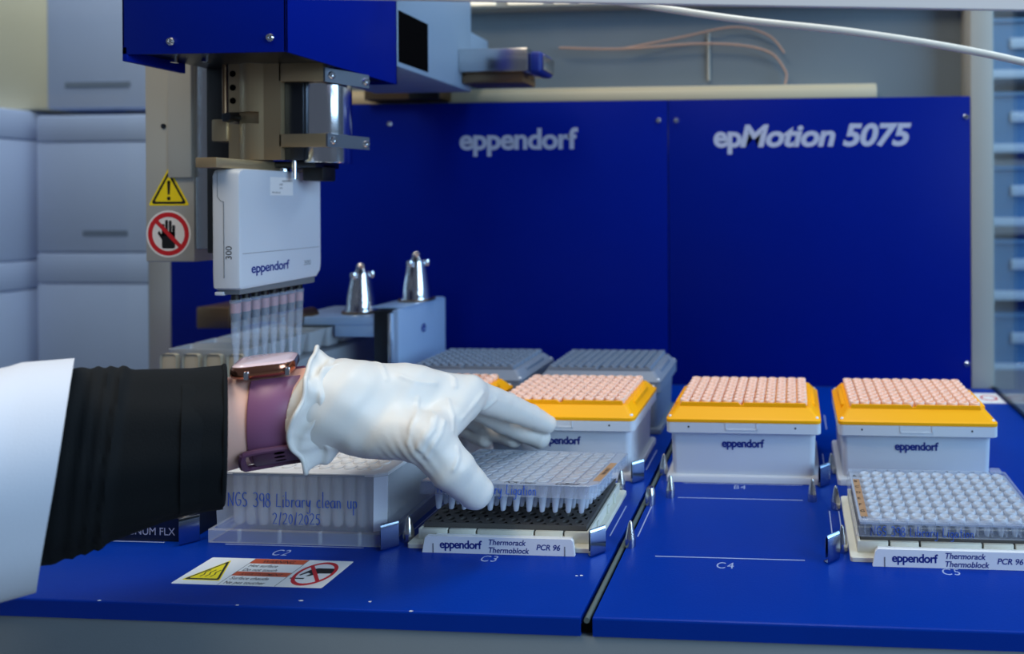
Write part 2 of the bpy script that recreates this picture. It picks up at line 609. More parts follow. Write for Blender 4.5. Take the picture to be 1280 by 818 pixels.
# spring clips at the front right corner of the slots
def clip(x, y):
    e = Vector((.75, .66, 0)).normalized()
    n = Vector((.66, -.75, 0)).normalized()
    o = Vector((x + 127.6, y - 5.3, 0)) + n * 0.4
    pr = [(1.5, .25), (-2.9, .25), (-3.0, 3), (-3.25, 9), (-3.1, 15)]
    pr = [(-4.5, .3), (-1.2, .3), (-.3, .8), (0.0, 2.2), (.15, 9), (.05, 15.5), (-.35, 17.2), (-1.3, 18.2), (-2.3, 17.6), (-2.9, 15.8), (-3.1, 9), (-2.8, 3.5)]
    th = .55
    out, inn = [], []
    for i, (a, b) in enumerate(pr):
        p0, p1 = pr[max(i - 1, 0)], pr[min(i + 1, len(pr) - 1)]
        t = Vector((p1[0] - p0[0], p1[1] - p0[1])).normalized()
        out.append((a, b))
        inn.append((a - t.y * th, b + t.x * th))
    poly = out + inn[::-1]
    L = 10.6
    mb = MB()
    k = len(poly)
    r0 = [tuple(o + n * a + Vector((0, 0, b))) for a, b in poly]
    r1 = [tuple(o + n * a + e * L + Vector((0, 0, b))) for a, b in poly]
    h = len(out)
    fs = [(i, (i + 1) % k, k + (i + 1) % k, k + i) for i in range(k)]
    for i in range(h - 1):
        fs.append((i, i + 1, k - 2 - i, k - 1 - i))
        fs.append((k + i, k + k - 1 - i, k + k - 2 - i, k + i + 1))
    mb.add(r0 + r1, fs)
    mb.build('spring_clip', 'clip_steel', ws, angle=40)


for c, rw in [(1, 'C'), (2, 'C'), (3, 'C'), (4, 'C'), (2, 'B'), (3, 'B'), (4, 'B')]:
    clip(SLOT_X[c], ROW_Y[rw])

# back panels
PY = 383.2
pan_l = MB().box(-722, -52.6, PY, PY + 3, 0, 362.6, 0.5).build('back_panel', 'blue_panel', ws)
pan_r = MB().box(-51.4, 326, PY, PY + 3, 0, 362.6, 0.5).build('back_panel', 'blue_panel', ws)
FX, FZ = (1, 0, 0), (0, 0, 1)
text('panel_lettering', 'eppendorf', 37, (-325.5, PY, 302.5), FX, FZ, 'panel_letter', pan_l, bold=0.02, sx=1.06, spacing=0.94)
text('panel_lettering', 'ep', 38, (6, PY, 303), FX, FZ, 'panel_letter', pan_r, bold=0.022, sx=1.0, spacing=0.95)
text('panel_lettering', 'Motion 5075', 38, (38.5, PY, 303), FX, FZ, 'panel_letter', pan_r, bold=0.022, shear=0.22, sx=1.11, spacing=0.96)
for sx_, sz_, p in [(-64.2, 336.5, pan_l), (-418.7, 336.4, pan_l), (-710, 336, pan_l), (-41.6, 336.3, pan_r), (321, 337, pan_r), (321, 30, pan_r)]:
    mb = MB()
    screw(mb, (sx_, PY, sz_), (0, -1, 0), 3.4, 2)
    mb.build('screw', 'polished_steel', p)

MB().box(-754.5, -723, PY, 430, 0, 900, 1).build('corner_post', 'grey_post', ws)
MB().box(326.8, 355, PY, 430, 0, 900, 1).build('corner_post', 'grey_post', ws)
MB().box(-723, 326.8, 428, 432, 0, 900).build('housing_sheet', 'grey_wall_sheet', ws)
mbx = MB().box(-700, 214, 400, 428, 365.5, 379, 1)
mbx.box(-700, 214, 404, 428, 379, 384, 1)
mbx.build('guide_rail', 'cream_rail', ws)
MB().box(-700, 326, 404, 428, 492, 512, 1).build('cable_tray', 'grey_post', ws)
for x0, x1 in ((-318, -286), (-268, -222), (-206, -186), (-172, -152)):
    MB().box(x0, x1, 400, 404, 495, 504).build('reflection_bar', 'reflection_glow', ws)  # glowing bars stand in for reflections of the ceiling lights
MB().tube([(-5, 426, 395), (-5, 425, 430), (-5, 426, 458)], 2.2, 8).build('standoff', 'grey_post', ws)
MB().box(352.5, 355, -60, PY - 1, 0, 900).build('side_glass', 'pane_glass', ws)
MB().box(-755, -752.5, -60, PY - 1, 0, 900).build('side_glass', 'pane_glass', ws)
MB().box(351.6, 355.6, -60, PY, 0, 3).build('glass_channel', 'dark_steel', ws)
# added white hood: stands in for the bright top right corner
wedge_mb = MB()
wedge_mb.prism([(-150, 337.0), (352, 317.5), (352, 360), (-150, 372)], 'Y', -104, -101)
wedge_mb.box(-150, 352, -101, -70, 352, 358, 1)
wedge = wedge_mb.build('white_wedge', 'white_paint', ws)
MB().box(-756, -745, -110, 430, 560, 600, 2).build('top_rail', 'grey_post', ws)
MB().box(345, 356, -110, 430, 560, 600, 2).build('top_rail', 'grey_post', ws)
MB().box(340, 352, -104, -72, 356, 600, 2).build('wedge_arm', 'white_paint', ws)  # added holder for the white wedge

# stickers on the deck: hot surface
st = MB().plate(rrect(-275.3, -178.8, -45.2, -17, 1.0, 2), (0, 0, 0), (1, 0, 0), (0, 1, 0), 0.03, 0.08).build('hot_surface_sticker', 'sticker_white', deck_l, smooth=False)
DX, DY = (1, 0, 0), (0, 1, 0)


def flat(name, polys, m, parent, o=(0, 0, 0), u=DX, v=DY, off=0.12, th=0.03, local=False):
    mb = MB()
    for p in polys:
        mb.plate(p, o, u, v, off, th)
    return mb.build(name, m, parent, smooth=False, local=local)


def rtri(cx, cy, s, r, n=4):
    """rounded triangle, circumradius s, corner radius r"""
    out = []
    for k in range(3):
        a = PI / 2 + k * 2 * PI / 3
        px, py = cx + (s - 2 * r) * math.cos(a), cy + (s - 2 * r) * math.sin(a)
        for i in range(n + 1):
            t = a - PI / 3 + 2 * PI / 3 * i / n
            out.append((px + r * math.cos(t), py + r * math.sin(t)))
    return out


flat('sticker_print', [rtri(-260, -34, 14.5, .6)], 'sticker_yellow', deck_l)
tmb = MB()
tmb.ring2(rtri(-260, -34, 13.2, .8), rtri(-260, -34, 10.6, .5), (0, 0, 0), DX, DY, 0.16, .03)
for k in range(3):
    x = -264 + k * 3.4
    pts = [(x, -37.5), (x + 1.0, -35.5), (x - .4, -33), (x + .8, -30.5)]
    for a, b in zip(pts[:-1], pts[1:]):
        tmb.plate([(a[0] - .4, a[1]), (a[0] + .4, a[1]), (b[0] + .4, b[1]), (b[0] - .4, b[1])], (0, 0, 0), DX, DY, .16, .03)
tmb.build('sticker_print', 'sticker_black', deck_l, smooth=False)
for dx_ in (-245.4, -208.9):
    MB().box(dx_, dx_ + .3, -45, -17.2, .12, .16).build('sticker_print', 'sticker_black', deck_l, smooth=False)
flat('sticker_print', [[(-245.1, -22.4), (-209.1, -22.4), (-209.1, -17.2), (-245.1, -17.2)]], 'sticker_orange', deck_l)
flat('sticker_print', [[(-245.1, -35.6), (-209.1, -35.6), (-209.1, -31.2), (-245.1, -31.2)]], 'sticker_orange', deck_l)
for tx, ty, s, bd in [('WARNING', -21.6, 4.2, 'c'), ('Hot surface', -26.2, 3.9, 'l'), ('Do not touch', -30.6, 3.9, 'l'), ('AVERTISSEMENT', -35.0, 3.6, 'c'),
                      ('Surface chaude', -39.4, 3.9, 'l'), ('Ne pas toucher', -43.8, 3.9, 'l')]:
    text('sticker_lettering', tx, s, (-227 if bd == 'c' else -243, ty, 0), DX, DY, 'sticker_black', deck_l, off=.14, th=.04,
         align='CENTER' if bd == 'c' else 'LEFT', bold=.008, sx=1.05)
flat('sticker_print', [[(-206, -37), (-197, -37), (-197, -35.9), (-206, -35.9)],
                       [(-203, -33), (-199.5, -27), (-196, -25.5), (-183, -25.5), (-183, -30.5), (-192, -31), (-196, -34), (-198, -34), (-196.5, -31.5), (-199, -30.5), (-201.8, -33.5)]], 'sticker_black', deck_l, off=.14)
cmb = MB()
cx_, cy_ = -194, -31.2
cmb.ring2(circ(12.3, 40, cx_, cy_), circ(10.2, 40, cx_, cy_), (0, 0, 0), DX, DY, .16, .03)
d = Vector((1, -1, 0)).normalized()
n_ = Vector((1, 1, 0)).normalized()
cmb.plate([(cx_ + d.x * a + n_.x * b, cy_ + d.y * a + n_.y * b) for a, b in ((-10.6, -1), (10.6, -1), (10.6, 1), (-10.6, 1))], (0, 0, 0), DX, DY, .17, .03)
cmb.build('sticker_print', 'sticker_red', deck_l, smooth=False)
# small sticker by the right corner post
st2 = MB().plate([(322, 326), (350, 326), (350, 364), (322, 364)], (0, 0, 0), DX, DY, .03, .08).build('corner_sticker', 'sticker_white', deck_r, smooth=False)
rmb = MB()
rmb.ring2(circ(10, 28, 336, 346), circ(7.4, 28, 336, 346), (0, 0, 0), DX, DY, .14, .03)
rmb.build('sticker_print', 'sticker_red', deck_r, smooth=False)

# ------------------------------------------------------------------ pipetting arm
arm = thing('pipetting_robot', (-335, 105, 346), 'blue-hooded robot arm with bare metal carriage and grey warning column, upper left', 'robot arm')
cov = MB()
cov.box(-401, -271, 40, 42, 346, 700, .5)           # front wall
cov.box(-273, -271, 40, 172, 346, 700, .5)
cov.box(-401, -399, 40, 172, 352, 700, .5)
cov.box(-401, -271, 170, 172, 346, 700, .5)
cov.box(-401, -397, 40, 86, 341, 352, .5)
cov.box(-399, -273, 42, 170, 695, 700)
cover = cov.build('cover', 'blue_cover', arm)
for sx_, sz_ in ((-361.5, 355), (-283, 356.5)):
    mb = MB()
    screw(mb, (sx_, 40, sz_), (0, -1, 0), 3.2, 1.8)
    mb.build('screw', 'polished_steel', cover)
MB().box(-398, -275, 44, 168, 349, 355, 1).build('base_plate', 'dark_steel', arm)
for px_ in (-380, -354):
    MB().lathe([(2.6, 344), (2.6, 349)], (px_, 60, 0), 12).build('bolt', 'polished_steel', arm)

# metal carriage bracket, front plate at Y 90
brk = MB()
pl = []
xs = [-363.5, -360, -354] + [-354 + 21 * i / 8 for i in range(1, 9)] + [-328, -318]
ys = [90, 90, 90] + [90 - 4.0 * math.sin(PI * (i / 8)) ** 1.0 for i in range(1, 9)] + [90, 90]


def strip(x_list, y_list, z0, z1, th=4):
    top = [(x, y) for x, y in zip(x_list, y_list)]
    back = [(x, 94) for x in x_list]
    poly = top + back[::-1]
    brk.prism(poly, 'Z', z0, z1)


strip(xs, ys, 309, 352)
strip(xs[-4:], ys[-4:], 299, 309)
strip(xs, ys, 269, 299)
brk.box(-320, -281, 90, 94, 334, 352, .6)
brk.box(-320, -279, 90, 94, 279.5, 290.5, .6)
bracket = brk.build('bracket', 'warm_steel', arm, angle=25)
for xo, z0_, z1_ in ((-281, 333.5, 345.2), (-279, 279.5, 290.5)):
    MB().prism([(xo, 90), (xo + 1.6, 90), (-265.4, 124), (-267.6, 125.2)], 'Z', z0_, z1_).build('side_strap', 'strap_steel', arm)
for c in ((-277.6, 94.5, 339.5), (-266.6, 121, 339), (-276, 94.5, 285), (-266.6, 121, 284.5)):
    mb = MB()
    screw(mb, c, (.92, -.4, 0), 3.2, 2.2)
    mb.build('screw', 'polished_steel', arm)
for z in (318.5, 329.5, 341):
    MB().lathe([(2.7, 89.7), (2.7, 90.3)], (-359.6, 0, z), 16, 'Y').build('hole', 'black_hole', bracket)
MB().box(-357, -326, 93.2, 96, 297, 311).build('slot_backing', 'warm_steel', arm)
smb = MB()
smb.lathe([(3.2, 80), (3.2, 90), (2.6, 90.5)], (-355.5, 0, 304), 14, 'Y')
smb.lathe([(1.6, 79.6), (1.6, 80.2)], (-355.5, 0, 304), 6, 'Y')
smb.box(-364, -358.5, 84, 90, 300.5, 307.5, 1)
smb.build('stop_screw', 'dark_steel', arm)
MB().box(-321.5, -302, 94.2, 126, 269, 350, 1).build('inner_block', 'dark_steel', arm)
MB().lathe([(17.2, 267), (17.6, 268), (17.2, 350)], (-294.5, 113, 0), 40).build('motor_cylinder', 'polished_steel', arm, angle=50)
MB().lathe([(1.9, 303), (1.9, 352)], (-368.5, 92, 0), 12).build('guide_rod', 'bronze', arm)
MB().box(-377, -363.6, 88, 100, 284.5, 303, 1.2).build('rod_clamp', 'warm_steel', arm)
MB().box(-397, -362, 104, 134, 190, 350, 1).build('spindle_box', 'black_plastic', arm)
MB().box(-349, -332, 46, 138, 260.3, 268, .5).build('tool_bar', 'warm_steel', arm)
MB().box(-345, -296, 100, 128, 263, 268.5, 1).build('lower_plate', 'dark_steel', arm)
MB().lathe([(7, 260.3), (7, 268)], (-335, 112, 0), 20).build('coupling', 'polished_steel', arm)
MB().lathe([(1.9, 253.5), (1.9, 270)], (-314.5, 100, 0), 12).build('coupling_pin', 'polished_steel', arm)
MB().box(-314.5, -296, 108, 124, 252, 267, 1.5).build('sensor_block', 'black_plastic', arm)
# guide rail beside the column
gr = MB().box(-424, -399, 120, 150, 192, 430, 2).build('linear_rail', 'steel', arm)
for z in (347, 321.5, 297, 271, 246, 221, 203):
    MB().lathe([(2.9, 118.5), (2.9, 120.4)], (-403.6, 0, z), 14, 'Y').build('hole', 'black_hole', gr)
MB().box(-407, -399, 118.9, 120.2, 192, 430).build('rail_cover', 'dark_steel', arm)
colm = MB().box(-470.5, -424.6, 120, 165, 181, 430, 1.5).build('warning_column', 'column_grey', arm)
MB().box(-446.5, -424.8, 117.6, 121, 256, 430, .6).build('column_plate', 'column_grey', arm)
MB().lathe([(2.2, 116.9), (2.2, 117.7)], (-452.5, 2.4, 302), 14, 'Y').build('hole', 'dark_steel', colm)
MB().box(-466, -390, 160, 200, 352, 430, 2).build('column_mount', 'column_grey', arm)
# stickers on the column
O, U, V = (-448, 119.95, 0), (1, 0, 0), (0, 0, 1)
flat('caution_sticker', [rtri(0, 242.5, 22.5, 1.2)], 'sticker_yellow', arm, O, U, V, 0, .1)
wm = MB()
wm.ring2(rtri(0, 242.5, 19.5, 1.6), rtri(0, 242.5, 15.5, .9), O, U, V, .12, .05)
wm.plate([(-1.5, 252), (1.5, 252), (1.0, 241), (-1.0, 241)], O, U, V, .12, .05)
wm.plate(circ(1.7, 14, 0, 237.6), O, U, V, .12, .05)
wm.plate(circ(1.6, 14, 0, 252), O, U, V, .12, .05)
wm.build('caution_symbol', 'sticker_black', arm, smooth=False)
O2 = (-448.5, 119.95, 0)
zc = 206
flat('no_touch_sticker', [circ(21, 44, 0, zc)], 'sticker_white', arm, O2, U, V, 0, .1)
nm = MB()
nm.plate(rrect(-6.2, 6.2, zc - 13, zc + 2, 2, 3), O2, U, V, .12, .05)
for i, (x, t) in enumerate(((-5, 9), (-1.7, 12.5), (1.7, 12), (4.9, 8))):
    nm.plate(rrect(x - 1.35, x + 1.35, zc - 2, zc + t, 1.2, 3), O2, U, V, .12, .05)
nm.plate([(-5.5, zc - 6), (-10.2, zc + .5), (-8.8, zc + 3), (-5.5, zc - 1.5)][::-1], O2, U, V, .12, .05)
nm.build('hand_symbol', 'sticker_black', arm, smooth=False)
nr = MB()
nr.ring2(circ(19.3, 44, 0, zc), circ(15.2, 44, 0, zc), O2, U, V, .16, .05)
q = math.sqrt(.5)
nr.plate([(q * a + q * b, zc - q * a + q * b) for a, b in ((-16, -1.8), (16, -1.8), (16, 1.8), (-16, 1.8))], O2, U, V, .18, .05)
nr.build('prohibition_symbol', 'sticker_red', arm, smooth=False)

# the beam behind the cover, with motor and carriage on the back rail
MB().box(-392, -273, 172, 316, 364, 560, 2).build('beam', 'grey_arm', arm)
MB().box(-274, -272.6, 177, 226, 369, 419).build('beam_opening', 'black_hole', arm)
MB().box(-273, -192, 285, 330, 381.5, 408, 1.5).build('drive_motor', 'steel', arm)
MB().box(-192, -178, 288, 326, 380, 405, 4, 3).build('motor_cap', 'logo_blue', arm)
MB().box(-178, -175.5, 292, 322, 384, 401, 1).build('motor_end', 'steel', arm)
MB().box(-272, -200, 292, 326, 370, 381.5, 1).build('motor_foot', 'bronze', arm)
MB().box(-384, -300, 316, 412, 396, 450, 2).build('beam_root', 'grey_arm', arm)
car = MB().box(-446, -344, 372, 399, 366, 396, 2).build('rail_carriage', 'bronze', arm)
MB().box(-384, -345, 368, 374, 366, 390, 1).build('carriage_block', 'black_plastic', arm)
for x in (-433, -404):
    mb = MB()
    screw(mb, (x, 372, 381), (0, -1, 0), 4.2, 2)
    mb.build('screw', 'polished_steel', car)

# ------------------------------------------------------------------ eight channel module held by the arm
mod = thing('pipetting_module', (-333, 96, 165), 'white eight-channel pipetting module with 300 print hanging from the robot arm', 'pipette')
MX0, MX1 = -344.5, -321.5


def mring(x, ins):
    # outline in Y, Z
    pts = []
    y0, y1 = 54 + ins, 139 - ins
    zt = 260 - ins
    pts += [(y0, 178 + ins), (y0 + .3, 167 + ins), (y0 + 2, 165.5 + ins)]
    pts += [(y1 - 5, 167 + ins), (y1 - 1, 172 + ins), (y1, 178 + ins)]
    pts += [(y1, zt - 3), (y1 - 3, zt), (y0 + 5, zt), (y0 + 1.5, zt - 1.5), (y0, zt - 5)]
    return [(x, a, b) for a, b in pts]


mm = MB().loft([mring(MX0, 2.5), mring(MX0 + .8, .8), mring(MX0 + 2.5, 0), mring(MX1 - 2.0, 0), mring(MX1 - .6, .6), mring(MX1, 2.0)])
housing = mm.build('housing', 'module_white', mod, angle=40)
MB().tube([(-339, 53.9, 259), (-339, 53.85, 238), (-336.5, 53.8, 235), (-334, 53.8, 234.3), (-333.8, 53.8, 175)], .25, 5).build('seam', 'module_gap', housing)
MB().tube([(MX1, 57, 193.5), (MX1, 136, 193.5)], .22, 5).build('seam', 'module_gap', housing)
MB().box(-342, -324, 57, 134, 161.5, 167, .8).build('cone_plate', 'module_gap', mod)
MB().box(-343.5, -336.5, 55.5, 62, 161, 164, .8).build('ejector_tab', 'module_white', mod)
YP, ZP = (0, 1, 0), (0, 0, 1)
text('module_lettering', 'eppendorf', 10.6, (MX1, 64.5, 177.6), YP, ZP, 'logo_blue', housing, bold=.02, sx=.9, spacing=.93)
text('module_lettering', '300', 6, (MX1, 118, 178.6), YP, ZP, 'module_gap', housing, sx=.9)
text('module_lettering', '300', 7.2, (-327.6, 54, 189), (0, 0, 1), (-1, 0, 0), 'print_dark', housing)
flat('serial_label', [[(83, 239.5), (106.5, 239.5), (106.5, 254.5), (83, 254.5)]], 'sticker_white', housing, (MX1, 0, 0), YP, ZP, .02, .05)
for t_, z_, y_, s_ in (('eppendorf', 251, 95, 2.6), ('REF', 247.8, 92.5, 2.2), ('SN', 244.8, 92.5, 2.2), ('TM 300-8', 241, 84.5, 2.2)):
    text('label_lettering', t_, s_, (MX1, y_, z_), YP, ZP, 'print_dark', housing, off=.1, th=.03)
TIPX = -332.5
tip = None
for k in range(8):
    y = 62.5 + 9 * k
    MB().lathe([(3.0, 156), (3.0, 163)], (TIPX, y, 0), 14).build('tip_cone', 'black_plastic', mod)
tipthing = thing('pipette_tip', (TIPX, 62.5, 96), 'clear filter tip on the eight-channel module, nearest of the row of eight', 'pipette tip', 'clear tips on the pipetting module')
prof = [(0.55, 0), (0.9, 1), (1.6, 14), (2.3, 25), (2.9, 32), (3.25, 48), (3.6, 49), (3.7, 58), (3.95, 59), (3.95, 61.2), (3.6, 61.2)]
MB().lathe(prof, (0, 0, 0), 16, cap1=False).build('barrel', 'tip_clear', tipthing, local=True, angle=60)
MB().lathe([(2.9, 44), (2.9, 50.5)], (0, 0, 0), 14).build('filter', 'filter_dark', tipthing, local=True)
MB().lathe([(3.2, 50.5), (3.3, 58)], (0, 0, 0), 14).build('collar', 'filter_pink', tipthing, local=True)
order = ['second', 'third', 'fourth', 'fifth', 'sixth', 'seventh']
for k in range(1, 8):
    w = ('clear filter tip on the eight-channel module, %s from the near end' % order[k - 1]) if k < 7 else 'clear filter tip on the eight-channel module, farthest of the row of eight'
    dup(tipthing, (TIPX, 62.5 + 9 * k, 96), w)

# ------------------------------------------------------------------ tip boxes
BW, BD = 127.8, 85.5


def tip_box(name, loc, label, body_m, tray_m, group=None, logo=True):
    t = thing(name, loc, label, 'tip box', group)
    b = MB()
    b.loft([at_z(rrect(0, BW, 0, BD, 3), 0), at_z(rrect(0, BW, 0, BD, 3), 4), at_z(rrect(.6, BW - .6, .6, BD - .6, 3), 5), at_z(rrect(4.6, BW - 4.6, 3.6, BD - 3.6, 5), 5.4),
            at_z(rrect(3.4, BW - 3.4, 2.4, BD - 2.4, 5), 42)])
    b.build('box_body', body_m, t, local=True)
    # collar with a grip recess in the front
    l = MB()
    x0, x1, y0, y1 = .6, BW + .6, -2.2, BD + 1
    l.loft([at_z(rrect(x0 + 1, x1 - 1, y0 + 1, y1 - 1, 4), 41.2), at_z(rrect(x0, x1, y0, y1, 4), 42), at_z(rrect(x0, x1, y0, y1, 4), 49.8), at_z(rrect(x0 + .6, x1 - .6, y0 + .6, y1 - .6, 4), 50.6)])
    co = l.build('collar', body_m, t, local=True)
    g = MB().box(50, 76.5, -2.6, -2.2, 44.4, 45.4).box(50, 51, -2.6, -2.2, 44.4, 50.4).box(75.5, 76.5, -2.6, -2.2, 44.4, 50.4)
    g.build('grip_recess', body_m, co, local=True)
    for x in (19.5, 107.5):
        MB().lathe([(.8, -2.35), (.8, -2.1)], (x, 0, 46.8), 10, 'Y').build('dimple', 'print_dark', co, local=True)
    # tray: sloping shoulders to a raised plateau
    tr = MB()
    tr.loft([at_z(rrect(.4, BW + .8, -2.4, BD + 1.2, 4), 50.6), at_z(rrect(.4, BW + .8, -2.4, BD + 1.2, 4), 53), at_z(rrect(2.5, BW - 1.2, -.3, BD - 1, 4), 54.5),
             at_z(rrect(7.5, BW - 6.5, 4.8, BD - 5, 4), 60.6), at_z(rrect(8.2, BW - 7.2, 5.6, BD - 5.8, 3.4), 61.2)])
    # raised lip of the tray front and back with a notch in the middle
    tr.prism([(11, 61), (117, 61), (116, 64.6), (65.5, 64.6), (64, 62.6), (61.5, 62.6), (60, 64.6), (12, 64.6)], 'Y', 5.8, 7.4)
    tr.prism([(11, 61), (117, 61), (116, 65), (12, 65)], 'Y', BD - 8, BD - 6.4)
    tr.box(4.2, 8.5, 20, BD - 20, 54, 60.5, 1)
    tr.box(BW - 7.5, BW - 3.2, 20, BD - 20, 54, 60.5, 1)
    ty = tr.build('tip_tray', tray_m, t, local=True, angle=30)
    for x, y in ((3.8, 1.6), (BW - 2.6, 1.6), (3.8, BD - 2.5), (BW - 2.6, BD - 2.5)):
        MB().lathe([(1.6, 53), (1.6, 54.6), (1.0, 55.4)], (x, y, 0), 12).build('rivet', 'label_white', ty, local=True)
    if logo:
        text('box_lettering', 'eppendorf', 9.2, (46.5, 2.7, 29.0), FX, FZ, 'logo_blue', t, bold=.026, sx=.97, local=True, off=.3, spacing=.93)
    return t


Y1L = 'tip box with a yellow tray beside the empty slot, second from right, over the B4 mark'
box_b4 = tip_box('tip_box', (SLOT_X[4], ROW_Y['B'], LIFT), 'white tip box with yellow tray and pink tips behind the empty C4 slot', 'tipbox_white', 'tipbox_yellow', 'yellow tip boxes')
box_b5 = dup(box_b4, (SLOT_X[5], ROW_Y['B'], LIFT), 'white tip box with yellow tray behind the right-hand sealed plate, beside the grey post')
box_b3 = dup(box_b4, (SLOT_X[3], ROW_Y['B'], LIFT), 'white tip box with yellow tray right behind the gloved fingers and the lifted plate')
box_b2 = dup(box_b4, (SLOT_X[2], ROW_Y['B'], LIFT), 'white tip box with yellow tray mostly hidden by the gloved hand')
box_a3 = tip_box('tip_box', (SLOT_X[3], ROW_Y['A'], LIFT), 'grey tip box with grey tips, right one of the two in the back row', 'tipbox_grey', 'tray_grey', 'grey tip boxes', logo=False)
box_a2 = dup(box_a3, (SLOT_X[2], ROW_Y['A'], LIFT), 'grey tip box with grey tips, left of the two, beside the tool rack')

tipmesh = MB().lathe([(2.2, 57), (3.0, 61), (4.0, 62), (4.25, 65.4), (3.9, 66.2), (2.9, 66.2), (2.4, 64.2), (.4, 64)], (0, 0, 0), 12)
tp0 = tipmesh.build('pipette_tip', 'tip_pink', None, local=True, angle=50)
first = True
ORD = ['first', 'second', 'third', 'fourth', 'fifth', 'sixth', 'seventh', 'eighth', 'ninth', 'tenth', 'eleventh', 'twelfth']
for bx, lab, grp, rng in [(4, 'pink tip behind empty C4 slot', 'pink tips in the box at the empty slot', range(12)),
                          (5, 'pink tip behind right-hand sealed plate', 'pink tips in the right-hand box', range(12)),
                          (3, 'pink tip behind the lifted plate', 'pink tips in the box behind the lifted plate', range(12)),
                          (2, 'pink tip in the box hidden by the hand', 'pink tips in the box hidden by the hand', (11,))]:
    for i in rng:
        for j in range(8):
            o = tp0 if first else tp0.copy()
            if not first:
                COL.objects.link(o)
            first = False
            o.location = ((SLOT_X[bx] + 14.4 + 9 * i) * MM, (ROW_Y['B'] + 11.3 + 9 * j) * MM, LIFT * MM)
            tag(o, '%s, %s row from front, %s from left' % (lab, ORD[j], ORD[i]), 'pipette tip', grp)
for b, nm in ((box_a2, 2), (box_a3, 3)):
    mb = MB()
    for i in range(12):
        for j in range(8):
            mb.lathe([(2.6, 60), (3.6, 63), (3.7, 66.0), (3.0, 66.1), (2.6, 63)], (14.4 + 9 * i, 11.3 + 9 * j, 0), 8)
    o = mb.build('grey_tips', 'tip_grey', b, local=True, angle=50)
    tag(o, kind='stuff')
mb = MB()
for i in range(11):
    for j in range(8):
        mb.lathe([(2.6, 60), (3.6, 63), (3.7, 66.3), (3.0, 66.4), (2.6, 63)], (14.4 + 9 * i, 11.3 + 9 * j, 0), 8)
tag(mb.build('pink_tips', 'tip_pink', box_b2, local=True, angle=50), kind='stuff')

